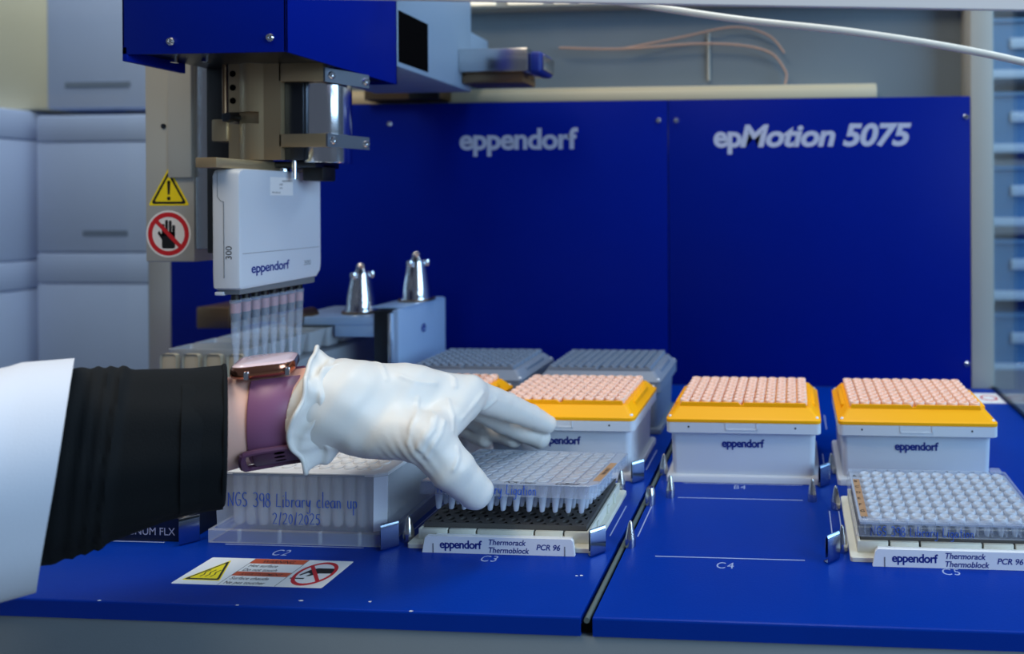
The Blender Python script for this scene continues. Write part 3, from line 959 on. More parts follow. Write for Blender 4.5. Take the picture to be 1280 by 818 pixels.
# ------------------------------------------------------------------ thermoracks with black blocks
def thermorack(loc, label):
    t = thing('thermorack', loc, label, 'thermorack', 'thermoracks on the deck')
    b = MB()
    b.loft([at_z(rrect(0, BW, 0, 85, 2), 0), at_z(rrect(0, BW, 0, 85, 2), 2.6), at_z(rrect(.4, BW - .4, .4, 84.6, 2), 3.0)])
    b.build('base', 'rack_cream', t, local=True)
    fr = MB()
    # raised frame built of four walls around the block, the front one split by narrow slits
    xs_ = [5.2, 25.6, 45.3, 85.4, 105.6, 122.6]
    for a, c in zip(xs_[:-1], xs_[1:]):
        fr.box(a + .7, c - .7, 5.5, 7.8, 3, 10.4, .3)
        fr.box(a + .7, c - .7, 78.5, 80.8, 3, 10.4, .3)
    fr.box(5.0, 7.0, 5.5, 80.8, 3, 10.6, .4)
    fr.box(121.2, 123.2, 5.5, 80.8, 3, 10.6, .4)
    for y in (22, 46, 62):
        fr.box(123.2, 124.6, y, y + 2.4, 3, 9.6, .3)
    fr.build('frame', 'rack_cream', t, local=True)
    MB().box(6.8, 121.4, 8.2, 78.2, 2.6, 3.6).build('core', 'black_plastic', t, local=True)
    # black block with 96 pits
    bl = MB()
    x0, x1, y0, y1, zt, zb = 7.6, 120.6, 8.0, 78.3, 13.5, 3.6
    gx = [x0] + [14.4 - 4.5 + 9 * i for i in range(13)] + [x1]
    gy = [y0] + [11.3 + 2.6 - 4.5 + 9 * j for j in range(9)] + [y1]
    n8 = 12
    for i in range(14):
        for j in range(10):
            a, b_, c, d_ = gx[i], gx[i + 1], gy[j], gy[j + 1]
            if 1 <= i <= 12 and 1 <= j <= 8:
                cx, cy = (a + b_) / 2, (c + d_) / 2
                sq = []
                for k in range(n8):
                    t_ = 2 * PI * k / n8
                    m_ = max(abs(math.cos(t_)), abs(math.sin(t_)))
                    sq.append((cx + 4.5 * math.cos(t_) / m_, cy + 4.5 * math.sin(t_) / m_, zt))
                r1 = [(cx + 2.35 * math.cos(2 * PI * k / n8), cy + 2.35 * math.sin(2 * PI * k / n8), zt) for k in range(n8)]
                r2 = [(cx + 2.1 * math.cos(2 * PI * k / n8), cy + 2.1 * math.sin(2 * PI * k / n8), zt - 9.5) for k in range(n8)]
                bl.loft([sq, r1, r2], False, True)
            else:
                bl.add([(a, c, zt), (b_, c, zt), (b_, d_, zt), (a, d_, zt)], [(0, 1, 2, 3)])
    P = [(x0, y0), (x1, y0), (x1, y1), (x0, y1)]
    for k in range(4):
        p, q_ = P[k], P[(k + 1) % 4]
        bl.add([(p[0], p[1], zb), (q_[0], q_[1], zb), (q_[0], q_[1], zt), (p[0], p[1], zt)], [(0, 1, 2, 3)])
    bl.build('thermoblock', 'thermoblock', t, local=True, recalc=False, smooth=False)
    # hanging front label
    lp = MB()
    lp.prism([(13.6, -.1), (116.8, -.1), (115.6, 9.6), (114.2, 11), (16.8, 11), (15.4, 9.6)], 'Y', -4.4, -2.2)
    lp.box(18, 112, -2.2, 6, 3.2, 7.5)
    lb = lp.build('front_label', 'label_white', t, local=True)
    sl = MB().box(20.9, 21.5, -4.6, -4.4, 0, 6.2).box(110.0, 110.6, -4.6, -4.4, 0, 6.2)
    sl.build('label_slit', 'module_gap', lb, local=True)
    text('label_lettering', 'eppendorf', 7.6, (25.6, -4.4, 3.3), FX, FZ, 'logo_blue', lb, bold=.024, sx=.96, local=True, spacing=.93)
    text('label_lettering', 'Thermorack', 5.2, (58.5, -4.4, 6.2), FX, FZ, 'logo_blue', lb, bold=.015, shear=.2, sx=.96, local=True)
    text('label_lettering', 'Thermoblock', 5.2, (58.5, -4.4, 1.0), FX, FZ, 'logo_blue', lb, bold=.015, shear=.2, sx=.96, local=True)
    text('label_lettering', 'PCR 96', 5.2, (91.0, -4.4, 3.6), FX, FZ, 'logo_blue', lb, bold=.015, shear=.2, sx=1.0, local=True)
    return t


rack3 = thermorack((SLOT_X[3], 0, LIFT), 'cream thermorack with black holed block under the plate held by the gloved hand')
rack5 = dup(rack3, (SLOT_X[5] + .3, -1.5, LIFT), 'cream thermorack carrying the sealed plate with white rings, at right')

# ------------------------------------------------------------------ PCR plates
plate3 = thing('pcr_plate', (-86, 40, 40.2), 'clear 96-well PCR plate tilted in the gloved hand, handwriting on its front edge', 'well plate', None, (math.radians(-7.0), math.radians(.5), 0))
PW, PD = 118.0, 81.0
x0, x1, y0, y1 = -PW / 2, PW / 2 + 3, -PD / 2, PD / 2


def cham(x0, x1, y0, y1, c):
    return [(x0 + 1, y0), (x1 - c, y0), (x1, y0 + c), (x1, y1 - 1), (x1 - 1, y1), (x0 + 1, y1), (x0, y1 - 1), (x0, y0 + 1)]


sk = MB()
o1 = cham(x0, x1, y0, y1, 5)
i1 = cham(x0 + 1, x1 - 1, y0 + 1, y1 - 1, 4.6)
sk.loft([at_z(i1, -8.2), at_z(o1, -8.2), at_z(o1, -.4), at_z(cham(x0 + .4, x1 - .4, y0 + .4, y1 - .4, 5), 0), at_z(i1, 0)], False, False)
sk.loft([at_z(i1, -8.2), at_z(i1, 0)], False, False)
for i in range(13):
    x = -54 + 9 * i
    sk.box(x - .3, x + .3, y0 + 1, y0 + 6, -6, -.6)
for j in range(9):
    y = -36 + 9 * j
    sk.box(x1 - 6, x1 - 1, y - .3, y + .3, -6, -.6)
sk.build('skirt', 'pcr_clear', plate3, local=True)
tpm = MB()
tpm.loft([at_z(cham(x0 + .5, x1 - .5, y0 + .5, y1 - .5, 5), -.9), at_z(cham(x0 + .5, x1 - .5, y0 + .5, y1 - .5, 5), 0)])
tpm.build('top_film', 'pcr_top', plate3, local=True)
gl = MB()
for i in range(13):
    gl.box(-54 + 9 * i - .22, -54 + 9 * i + .22, -36, 36, 0, .12)
gl.build('film_line', 'grid_grey', plate3, local=True)
w0 = MB().lathe([(.9, -20.5), (1.6, -19.9), (2.0, -17), (2.9, -9), (3.2, -5), (3.2, -.9)], (0, 0, 0), 12, cap1=False).build('well', 'pcr_tube', plate3, local=True, angle=60)
b0 = MB().lathe([(4.1, 0), (4.0, .25), (3.3, .5), (2.7, .3), (1.6, .2), (.4, .35)], (0, 0, 0), 12).build('well_cap', 'pcr_ring', plate3, local=True, angle=50)
firstw = True
for i in range(12):
    for j in range(8):
        for src in (w0, b0):
            o = src if firstw else src.copy()
            if not firstw:
                COL.objects.link(o)
                o.parent = plate3
            o.location = ((-49.5 + 9 * i) * MM, (-31.5 + 9 * j) * MM, 0)
        firstw = False
flat('brown_label', [[(x1 - 6.2, -30), (x1 - 1.2, -30), (x1 - 1.2, 12), (x1 - 6.2, 12)]], 'brown_label', plate3, off=.02, th=.06, local=True)
text('label_lettering', 'PM10057', 4.0, (x1 - 2.0, -16, 0), (0, 1, 0), (-1, 0, 0), 'print_dark', plate3, off=.1, th=.03, local=True, bold=.02)
text('plate_lettering', 'LoBind', 5.6, (x1 - 29, y0 + .9, 0), DX, DY, 'print_dark', plate3, off=.02, th=.05, local=True, shear=.2, bold=.012)
text('plate_lettering', 'PCR clean', 5.2, (x1 - 64, y0 + .9, 0), DX, DY, 'print_dark', plate3, off=.02, th=.05, local=True, shear=.2, bold=.005)
text('plate_lettering', 'twin.tec', 5.2, (x1 - 92, y0 + .9, 0), DX, DY, 'print_dark', plate3, off=.02, th=.05, local=True, shear=.2, bold=.005)
handwriting('handwriting', 'NGS 398 Library Ligation', 6.6, (x0 + 13, y0 - .15, -6.9), FX, FZ, 'ink_blue', plate3, r=.3, local=True, sx=.86)

plate5 = thing('pcr_plate', (206.2, 40.5, 26), 'clear 96-well PCR plate with white rings lying on the right-hand thermorack', 'well plate')
x0, x1, y0, y1 = -59.5, 61.5, -39.6, 40
sk = MB()
o1 = cham(x0, x1, y0, y1, 1.5)
i1 = cham(x0 + 1.2, x1 - 1.2, y0 + 1.2, y1 - 1.2, 1.4)
sk.loft([at_z(i1, -10.6), at_z(o1, -10.6), at_z(o1, -4.8), at_z(cham(x0 + .8, x1 - .8, y0 + .8, y1 - .8, 1.5), -4.4), at_z(cham(x0 + .8, x1 - .8, y0 + .8, y1 - .8, 1.5), -.5), at_z(cham(x0 + 1.2, x1 - 1.2, y0 + 1.2, y1 - 1.2, 1.5), 0), at_z(cham(x0 + 3, x1 - 3, y0 + 3, y1 - 3, 1.5), 0),
         at_z(cham(x0 + 3.2, x1 - 3.2, y0 + 3.2, y1 - 3.2, 1.5), -2.5)], False, False)
for i in range(13):
    x = -54 + 9 * i
    sk.box(x - .3, x + .3, y0 + 1.2, y0 + 6, -9.6, -1)
sk.build('skirt', 'pcr_clear', plate5, local=True)
MB().loft([at_z(cham(x0 + 2, x1 - 2, y0 + 2, y1 - 2, 1.5), -3.6), at_z(cham(x0 + 2, x1 - 2, y0 + 2, y1 - 2, 1.5), -2.4)]).build('deck_sheet', 'pcr_top', plate5, local=True)
MB().box(x1 - 12, x1 - 4, y1 - 4, y1 + 3, -1, 1.5, 1).build('seal_tab', 'pcr_clear', plate5, local=True)
r0 = MB().lathe([(4.5, -2.4), (4.4, -1.2), (3.9, -.2), (3.2, .1), (2.6, -.4), (1.6, -1.0), (.4, -1.2)], (0, 0, 0), 14).build('well_cap', 'dome_ring', plate5, local=True, angle=45)
firstw = True
for i in range(12):
    for j in range(8):
        o = r0 if firstw else r0.copy()
        if not firstw:
            COL.objects.link(o)
            o.parent = plate5
        o.location = ((-46.5 + 9 * i) * MM, (-31.5 + 9 * j) * MM, 0)
        firstw = False
wl = MB()
for i in range(12):
    for j in range(8):
        wl.lathe([(1.4, -12.4), (3, -3.6)], (-46.5 + 9 * i, -31.5 + 9 * j, 0), 8)
tag(wl.build('well_cups', 'pcr_tube', plate5, local=True), kind='stuff')
flat('brown_label', [[(x0 + 3.4, -30), (x0 + 8.2, -30), (x0 + 8.2, 26), (x0 + 3.4, 26)]], 'brown_label', plate5, off=-2.35, th=.06, local=True)
for k, ch in enumerate('ABCDEFGH'):
    text('row_lettering', ch, 4.4, (x0 + 3.8, 29.8 - 9 * k, 0), DX, DY, 'print_dark', plate5, off=-2.2, th=.03, local=True, bold=.01)
for k in range(11):
    text('column_lettering', str(k + 1), 3.4, (-47.5 + 9 * k, 35.2, 0), DX, DY, 'print_dark', plate5, off=.02, th=.03, local=True)
handwriting('handwriting', 'NGS 398 Library Ligation', 6.0, (x0 + 9, y0 - .12, -9.8), FX, FZ, 'ink_blue', plate5, r=.3, local=True, sx=.92)

# ------------------------------------------------------------------ deep well plate in C2
dw = thing('deep_well_plate', (SLOT_X[2], 0, LIFT), 'tall translucent deep well plate with blue handwriting under the gloved wrist', 'well plate')


def dcham(x0, x1, y0, y1, c, r=1.5):
    return [(x0 + r, y0), (x1 - c, y0), (x1, y0 + c * .5), (x1, y1 - r), (x1 - r, y1), (x0 + r, y1), (x0, y1 - r), (x0, y0 + r)]


sk = MB()
sk.loft([at_z(dcham(1.6, BW - 1.4, 1.6, BD - 1.4, 2.0), 0), at_z(dcham(0, BW, 0, BD, 2), 0), at_z(dcham(0, BW, 0, BD, 2), 8.4), at_z(dcham(3, BW - 3, 2.2, BD - 2.2, 7), 8.8)], False, False)
for x in (22, 51, 80, 108):
    sk.box(x - .6, x + .6, 1, 3, .2, 8.4)
sk.build('skirt', 'well_plastic', dw, local=True)
bd = MB()
bd.loft([at_z(dcham(4.2, BW - 3.2, 2.4, BD - 2.4, 7), 8.8), at_z(dcham(3.2, BW - 1.8, 1.6, BD - 2, 7.4), 47.0)], False, False)
bd.build('wall', 'well_plastic', dw, local=True, smooth=False)
MB().loft([at_z(dcham(2.9, BW - 1.6, 1.4, BD - 1.6, 7.4), 46.6), at_z(dcham(2.9, BW - 1.6, 1.4, BD - 1.6, 7.4), 48.2), at_z(dcham(3.6, BW - 2.2, 2.2, BD - 2.4, 7.4), 48.7)]).build('top_plate', 'plate_top', dw, local=True, smooth=False)
MB().add([(BW - 10.3, 2.0, 9), (BW - 2.9, 5.6, 9), (BW - 1.4, 4.8, 46.5), (BW - 9.2, 1.1, 46.5)], [(0, 1, 2, 3)]).build('facet', 'facet_glint', dw, local=True)  # bright sheet over the chamfer paints the window light it catches
MB().box(18, 112, 1.2, 1.5, 46.9, 47.5).build('label_edge', 'box_dark', dw, local=True)
w0 = MB().lathe([(.6, 7.2), (2.4, 8), (3.5, 10.2), (3.7, 14), (4.0, 46.5)], (0, 0, 0), 12, cap1=False).build('well', 'well_tube', dw, local=True, angle=60)
c0 = MB().lathe([(4.3, 48.6), (4.1, 49.4), (3.3, 49.6), (2.6, 49.0), (.4, 48.9)], (0, 0, 0), 12).build('well_cap', 'plate_top', dw, local=True, angle=50)
firstw = True
for i in range(12):
    for j in range(8):
        for src in (w0, c0):
            o = src if firstw else src.copy()
            if not firstw:
                COL.objects.link(o)
                o.parent = dw
            o.location = ((14.2 + 9 * i) * MM, (11.3 + 9 * j) * MM, 0)
        firstw = False
handwriting('handwriting', 'NGS 398 Library clean up', 9.8, (14.5, 1.6, 24.6), FX, FZ, 'ink_blue', dw, r=.28, local=True, sx=.78)
handwriting('handwriting', '2/20/2025', 7.6, (46, 2.0, 13.0), FX, FZ, 'ink_blue', dw, r=.24, local=True, sx=.95)

# ------------------------------------------------------------------ magnet plate in C1
mg = thing('magnet_plate', (SLOT_X[1], 0, LIFT), 'dark blue-black magnet plate with pale lettering half hidden by the black sleeve', 'magnet rack')
MB().loft([at_z(rrect(0, BW, 0, BD, 3), 0), at_z(rrect(0, BW, 0, BD, 3), 16), at_z(rrect(1, BW - 1, 1, BD - 1, 3), 17)]).build('body', 'magnet_black', mg, local=True)
w0 = MB().lathe([(3.2, 17), (3.2, 21), (2.4, 21.2), (2.0, 18)], (0, 0, 0), 12).build('ring_magnet', 'dark_steel', mg, local=True)
firstw = True
for i in range(12):
    for j in range(8):
        o = w0 if firstw else w0.copy()
        if not firstw:
            COL.objects.link(o)
            o.parent = mg
        firstw = False
        o.location = ((14.2 + 9 * i) * MM, (11.3 + 9 * j) * MM, 0)
text('plate_lettering', 'MAGNUM FLX', 7.4, (74.5, 0, 4.2), FX, FZ, 'panel_letter', mg, local=True, sx=.95, bold=.004)

# ------------------------------------------------------------------ tool rack at the back left with two dispensing tools
tr = thing('tool_rack', (-350, 300, 0), 'bluish-lit metal tool rack with two steel tools, beside the back row', 'tool rack')
MB().box(-334, -327, 258, 352, .2, 115, 1).build('end_plate', 'holder_blue_lit', tr)
MB().box(-358, -335, 262, 300, .2, 114, 1).build('dark_upright', 'dark_steel', tr)
MB().box(-337, -333.8, 255, 262, .2, 112, .5).build('edge_strip', 'polished_steel', tr)
shelf = MB()
poly = [(262, 88), (262, 106), (440, 106), (440, 88), (420, 88)]
shelf.box(-470, -356, 268, 350, 96, 104, 1)
shelf.box(-440, -356, 263, 269, 97, 106, 1)
shelf.box(-404, -356, 263, 269, 84, 97, 1)
shelf.build('shelf', 'holder_blue_lit', tr)
text('plate_mark', 'e', 20, (-326.9, 300, 82), (0, 1, 0), (0, 0, 1), 'logo_blue', tr, bold=.02)
MB().box(-604, -562, 300, 346, 84, 110, 2).build('bronze_block', 'bronze', tr)
MB().box(-604, -462, 346, 358, 84, 92, 1).build('cross_bar', 'bronze', tr)
MB().lathe([(9, 262), (9, 290), (6, 292)], (-452, 0, 104), 20, 'Y').build('clamp_knob', 'bronze', tr)
MB().box(-470, -462, 350, 362, 60, 100, 1).build('bracket_leg', 'bronze', tr)
for x in (-600, -466):
    MB().box(x, x + 6, 350, 358, .2, 84).build('leg', 'dark_steel', tr)


def disp_tool(loc, label):
    t = thing('dispensing_tool', loc, label, 'dispensing tool', 'steel dispensing tools in the rack')
    MB().lathe([(17, 0), (17, 3), (15.5, 5), (14.5, 20), (12, 34), (10.5, 42), (10, 46)], (0, 0, 0), 28).build('cone', 'polished_steel', t, local=True, angle=50)
    MB().lathe([(8, 46), (7, 48), (5, 52), (5.5, 55), (3, 58)], (0, 0, 0), 20).build('top_knob', 'polished_steel', t, local=True)
    for a in (0.4, 2.5, 4.6):
        MB().lathe([(3.6, -4), (4.2, 0), (3.6, 3)], (11 * math.cos(a), 11 * math.sin(a), 45), 12).build('ear', 'polished_steel', t, local=True)
    MB().lathe([(20, 0), (20, 2.2)], (0, 0, 0), 24).build('foot_ring', 'bronze', t, local=True)
    return t


tl1 = disp_tool((-404, 307, 104), 'conical steel tool with round ears, left one of two in the tool rack')
MB().box(-366, -326, 268, 346, 115, 117, .5).build('shelf', 'holder_blue_lit', tr)
dup(tl1, (-343, 318, 117), 'conical steel tool with round ears, right one of two, above the bluish-lit end plate')

# reservoir rack
rr = thing('reservoir_rack', (-445, 250, 0), 'translucent rack of tan liquid troughs standing behind the black sleeve', 'reservoir rack')
MB().box(-489, -406, 150, 336, .2, 70, 2).build('rack_body', 'reservoir', rr)
for k in range(7):
    y = 154 + 26 * k
    b = MB()
    b.loft([at_z(rrect(-484, -411, y + 4, y + 21, 3), 74), at_z(rrect(-487, -408, y, y + 25, 3), 95), at_z(rrect(-485, -410, y + 2, y + 23, 3), 95), at_z(rrect(-482, -413, y + 6, y + 19, 3), 76)], True, True)
    b.build('trough', 'reservoir', rr)
for k in range(4):
    x = -487 + 22 * k
    MB().box(x, x + 16, 148.5, 150.5, 40, 92, 3).build('front_cell', 'reservoir_tub', rr)

# ------------------------------------------------------------------ tubing
hs = thing('air_hose', (340, 120, 340), 'white flexible hose crossing the grey housing in front of the printed panel', 'hose')


def bez(pts, n=10):
    P = [Vector(p) for p in pts]
    out = []
    for i in range(len(P) - 1):
        p0, p1, p2, p3 = P[max(i - 1, 0)], P[i], P[i + 1], P[min(i + 2, len(P) - 1)]
        for k in range(n):
            t = k / n
            out.append(.5 * ((2 * p1) + (-p0 + p2) * t + (2 * p0 - 5 * p1 + 4 * p2 - p3) * t * t + (-p0 + 3 * p1 - 3 * p2 + p3) * t ** 3))
    out.append(P[-1])
    return out


MB().tube(bez([(-260, 160, 440), (-120, 155, 426), (-30, 150, 410), (60, 150, 395), (160, 150, 382), (260, 150, 364), (350, 150, 342)], 10), 3.2, 12).build('hose', 'tube_white', hs)
MB().lathe([(6, 344), (6, 352.4)], (0, 150, 342), 16, 'X').build('hose_fitting', 'grey_post', hs)
lt = thing('orange_tubing', (20, 415, 400), 'thin orange-tinted tubes looped on the grey sheet above the blue panel', 'tubing')
MB().tube(bez([(-205, 416, 440), (-120, 416, 437), (-5, 416, 442), (70, 416, 432), (97, 416, 405), (97, 416, 387)], 8), 1.6, 8).build('tube', 'tube_orange', lt)
MB().tube(bez([(-120, 416, 437), (-40, 419, 452), (30, 419, 464), (75, 419, 452), (96, 416, 428)], 8), 1.4, 8).build('tube', 'tube_orange', lt)

# ------------------------------------------------------------------ boxes on the bench to the left, shelf beyond the right glass
def carton(name, x0, x1, y0, y1, z0, z1, label, m, lid=True, group='pale boxes stacked at the left', rot=0):
    cx, cy = (x0 + x1) / 2, (y0 + y1) / 2
    t = thing(name, (cx, cy, z0), label, 'box', group)
    a, b, h = (x1 - x0) / 2, (y1 - y0) / 2, z1 - z0
    MB().box(-a, a, -b, b, 0, h * .8, 4).build('box_body', m, t, local=True)
    MB().box(-a - .5, a + .5, -b - .5, b + .5, h * .8 + 1, h, 5).build('lid', m, t, local=True)
    MB().box(-a * .2, a * .55, -b - 1.2, -b + .5, h * .12, h * .16).build('handle_slot', 'box_dark', t, local=True)
    t.rotation_euler = (0, 0, math.radians(rot))
    return t


carton('storage_box', -1322, -1085, 700, 900, -150, 142, 'pale blue box at the bottom of the stack next to the grey column', 'box_white')
carton('storage_box', -1322, -1085, 700, 900, 143, 402, 'pale blue box in the middle of the stack next to the grey column', 'box_white')
carton('storage_box', -1650, -1345, 660, 860, -150, 127, 'pale box at the lower left edge under another pale box', 'box_white')
carton('storage_box', -1650, -1345, 660, 860, 128, 412, 'pale box at the left edge, upper of two, below the large carton', 'box_white')
t = thing('storage_box', (-1330, 880, 415), 'large carton, warm-lit at left, on top of the stacked pale boxes', 'box', 'pale boxes stacked at the left')
MB().box(-330, 20, -170, 170, 0, 330, 4).build('box_body', 'box_warm_lit', t, local=True)  # warm light on this face is put into its colour
MB().box(20, 235, -172, 168, 0, 330, 4).build('shaded_side', 'box_white', t, local=True)  # side face of the same carton, its shade painted as a cooler colour
MB().box(60, 190, -174, -170, 40, 50).build('handle_slot', 'box_dark', t, local=True)
MB().box(-190, -150, -174, -169, 60, 95, 2).build('printed_mark', 'box_dark', t, local=True)

sh = thing('storage_shelf', (770, 1200, -900), 'pale metal shelf of blue bins seen through the right-hand glass', 'shelf')
levels = [-150 + 172 * k for k in range(7)]
for z in levels:
    MB().box(480, 1060, 1080, 1380, z - 20, z, 2).build('shelf_board', 'shelf_white', sh)
for x in (482, 1038):
    for y in (1082, 1358):
        MB().box(x, x + 20, y, y + 20, -900, 920).build('post', 'dark_steel', sh)
ords = ['lowest', 'second', 'third', 'fourth', 'fifth', 'sixth']
for k, z in enumerate(levels[:-1]):
    t = thing('storage_bin', (655, 1220, z + .5), 'blue storage bin on the %s board of the shelf beyond the right glass' % ords[k], 'bin', 'blue bins on the shelf')
    MB().loft([at_z(rrect(-100, 110, -120, 120, 10), 0), at_z(rrect(-112, 122, -130, 130, 12), 110), at_z(rrect(-118, 128, -136, 136, 12), 112), at_z(rrect(-118, 128, -136, 136, 12), 120)]).build('bin_body', 'bin_blue', t, local=True)
    MB().box(-40, 50, -134, -128, 50, 75, 2).build('bin_label', 'shelf_white', t, local=True)

# ------------------------------------------------------------------ the arm and gloved hand (implicit surface -> surface nets)
def surface_nets(fn, lo, hi, h):
    lo, hi = np.array(lo, float), np.array(hi, float)
    n = np.ceil((hi - lo) / h).astype(int) + 1
    ax = [lo[k] + h * np.arange(n[k]) for k in range(3)]
    F = np.empty(n, np.float32)
    for i in range(n[0]):                                   # slab by slab keeps memory small
        Yg, Zg = np.meshgrid(ax[1], ax[2], indexing='ij')
        F[i] = fn(np.stack([np.full_like(Yg, ax[0][i]), Yg, Zg], -1))
    ins = F < 0
    c = [ins[dx:n[0] - 1 + dx, dy:n[1] - 1 + dy, dz:n[2] - 1 + dz] for dx in (0, 1) for dy in (0, 1) for dz in (0, 1)]
    s = sum(a.astype(np.int8) for a in c)
    act = (s > 0) & (s < 8)
    I = np.argwhere(act)
    idx = -np.ones(act.shape, np.int64)
    idx[act] = np.arange(len(I))
    acc = np.zeros((len(I), 3))
    cnt = np.zeros(len(I))
    corners = [(dx, dy, dz) for dx in (0, 1) for dy in (0, 1) for dz in (0, 1)]
    for a in range(8):
        for b in range(a + 1, 8):
            ca, cb = np.array(corners[a]), np.array(corners[b])
            if np.abs(ca - cb).sum() != 1:
                continue
            fa = F[tuple((I + ca).T)]
            fb = F[tuple((I + cb).T)]
            m = (fa < 0) != (fb < 0)
            t = np.where(m, fa / np.where(m, fa - fb, 1), 0)
            p = ca + (cb - ca) * t[:, None]
            acc[m] += p[m]
            cnt[m] += 1
    V_ = lo + h * (I + acc / cnt[:, None])
    faces = []
    for k in range(3):
        u, v = (k + 1) % 3, (k + 2) % 3
        sl0 = [slice(1, n[q] - 1) for q in range(3)]
        sl1 = [slice(1, n[q] - 1) for q in range(3)]
        sl0[k] = slice(0, n[k] - 1)
        sl1[k] = slice(1, n[k])
        A, B = ins[tuple(sl0)], ins[tuple(sl1)]
        E_ = np.argwhere(A != B)
        if not len(E_):
            continue
        flip = A[tuple(E_.T)]
        base = E_.copy()
        for q in range(3):
            if q != k:
                base[:, q] += 1
        du = np.zeros(3, int)
        du[u] = 1
        dv = np.zeros(3, int)
        dv[v] = 1
        q0 = idx[tuple((base - du - dv).T)]
        q1 = idx[tuple((base - dv).T)]
        q2 = idx[tuple(base.T)]
        q3 = idx[tuple((base - du).T)]
        Q = np.stack([q0, q1, q2, q3], 1)
        Q[~flip] = Q[~flip][:, ::-1]
        faces.append(Q)
    return V_, np.concatenate(faces)


def rcone(P, a, b, ra, rb):
    a, b = np.array(a, float), np.array(b, float)
    d = b - a
    t = np.clip(((P - a) @ d) / (d @ d), 0, 1)
    return np.linalg.norm(P - a - t[..., None] * d, axis=-1) - (ra + (rb - ra) * t)


def smin(a, b, k):
    h = np.clip(.5 + .5 * (b - a) / k, 0, 1)
    return b + (a - b) * h - k * h * (1 - h)


HJ = dict(W=(-211.3, -46, 105.5), W2=(-186.4, -36, 107.5), M0=(-173.9, -32, 107.8), M1=(-150.6, -8, 103.6),
          iM=(-123.2, 20, 98.7), iP=(-112.8, 58, 77.5), iD=(-103.6, 80, 62.8), iT=(-95.4, 95, 50.7),
          mM=(-138.6, 42, 91.2), mP=(-127.7, 84, 58), mD=(-113.5, 93, 45.6), mT=(-101.2, 96, 38.7),
          rM=(-157.2, 60, 81.1), rP=(-153.4, 98, 52), rD=(-138.5, 99, 43), rT=(-123.2, 95, 38.8),
          pM=(-174.9, 74, 72), pP=(-172.4, 104, 46), pD=(-161, 103, 40), pT=(-148.4, 97, 37.5),
          tC=(-156, -30, 92), tM=(-121.5, -32, 87.3), tI=(-107.6, -26, 65.3), tT=(-98.2, -14.5, 45.2))


def hand_sdf(P, grow=0.0):
    J = HJ
    f = rcone(P, J['W'], J['W2'], 24.5, 24)
    f = smin(f, rcone(P, J['W2'], J['M0'], 24, 23), 6)
    f = smin(f, rcone(P, J['M0'], J['M1'], 23, 20), 8)
    f = smin(f, rcone(P, J['M1'], J['iM'], 20, 11.5), 8)
    f = smin(f, rcone(P, J['M0'], J['mM'], 20, 11), 10)
    f = smin(f, rcone(P, J['M0'], J['rM'], 19, 10.5), 10)
    f = smin(f, rcone(P, J['M0'], J['pM'], 18, 10), 10)
    f = smin(f, rcone(P, J['iM'], J['pM'], 9.5, 9), 6)
    # fingers: union with a small blend so that they stay apart
    for nm, r in (('i', (10.6, 9.2, 8.1, 6.6)), ('m', (10.4, 9.2, 8.3, 7.2)), ('r', (9.8, 8.8, 7.9, 6.9)), ('p', (9, 8, 7.1, 6.3))):
        g = rcone(P, J[nm + 'M'], J[nm + 'P'], r[0], r[1])
        g = smin(g, rcone(P, J[nm + 'P'], J[nm + 'D'], r[1], r[2]), 1.5)
        g = smin(g, rcone(P, J[nm + 'D'], J[nm + 'T'], r[2], r[3]), 1.5)
        f = smin(f, g, 3.0)
    # thumb with its fleshy base and the web to the index finger
    g = rcone(P, J['tC'], J['tM'], 17.5, 13.4)
    g = smin(g, rcone(P, J['tM'], J['tI'], 13.2, 11.2), 4)
    g = smin(g, rcone(P, J['tI'], J['tT'], 11.3, 9.4), 3)
    f = smin(f, g, 9)
    f = smin(f, rcone(P, (-121, -8, 90), (-121, 8, 92), 11.5, 10.5), 12)
    return f - grow


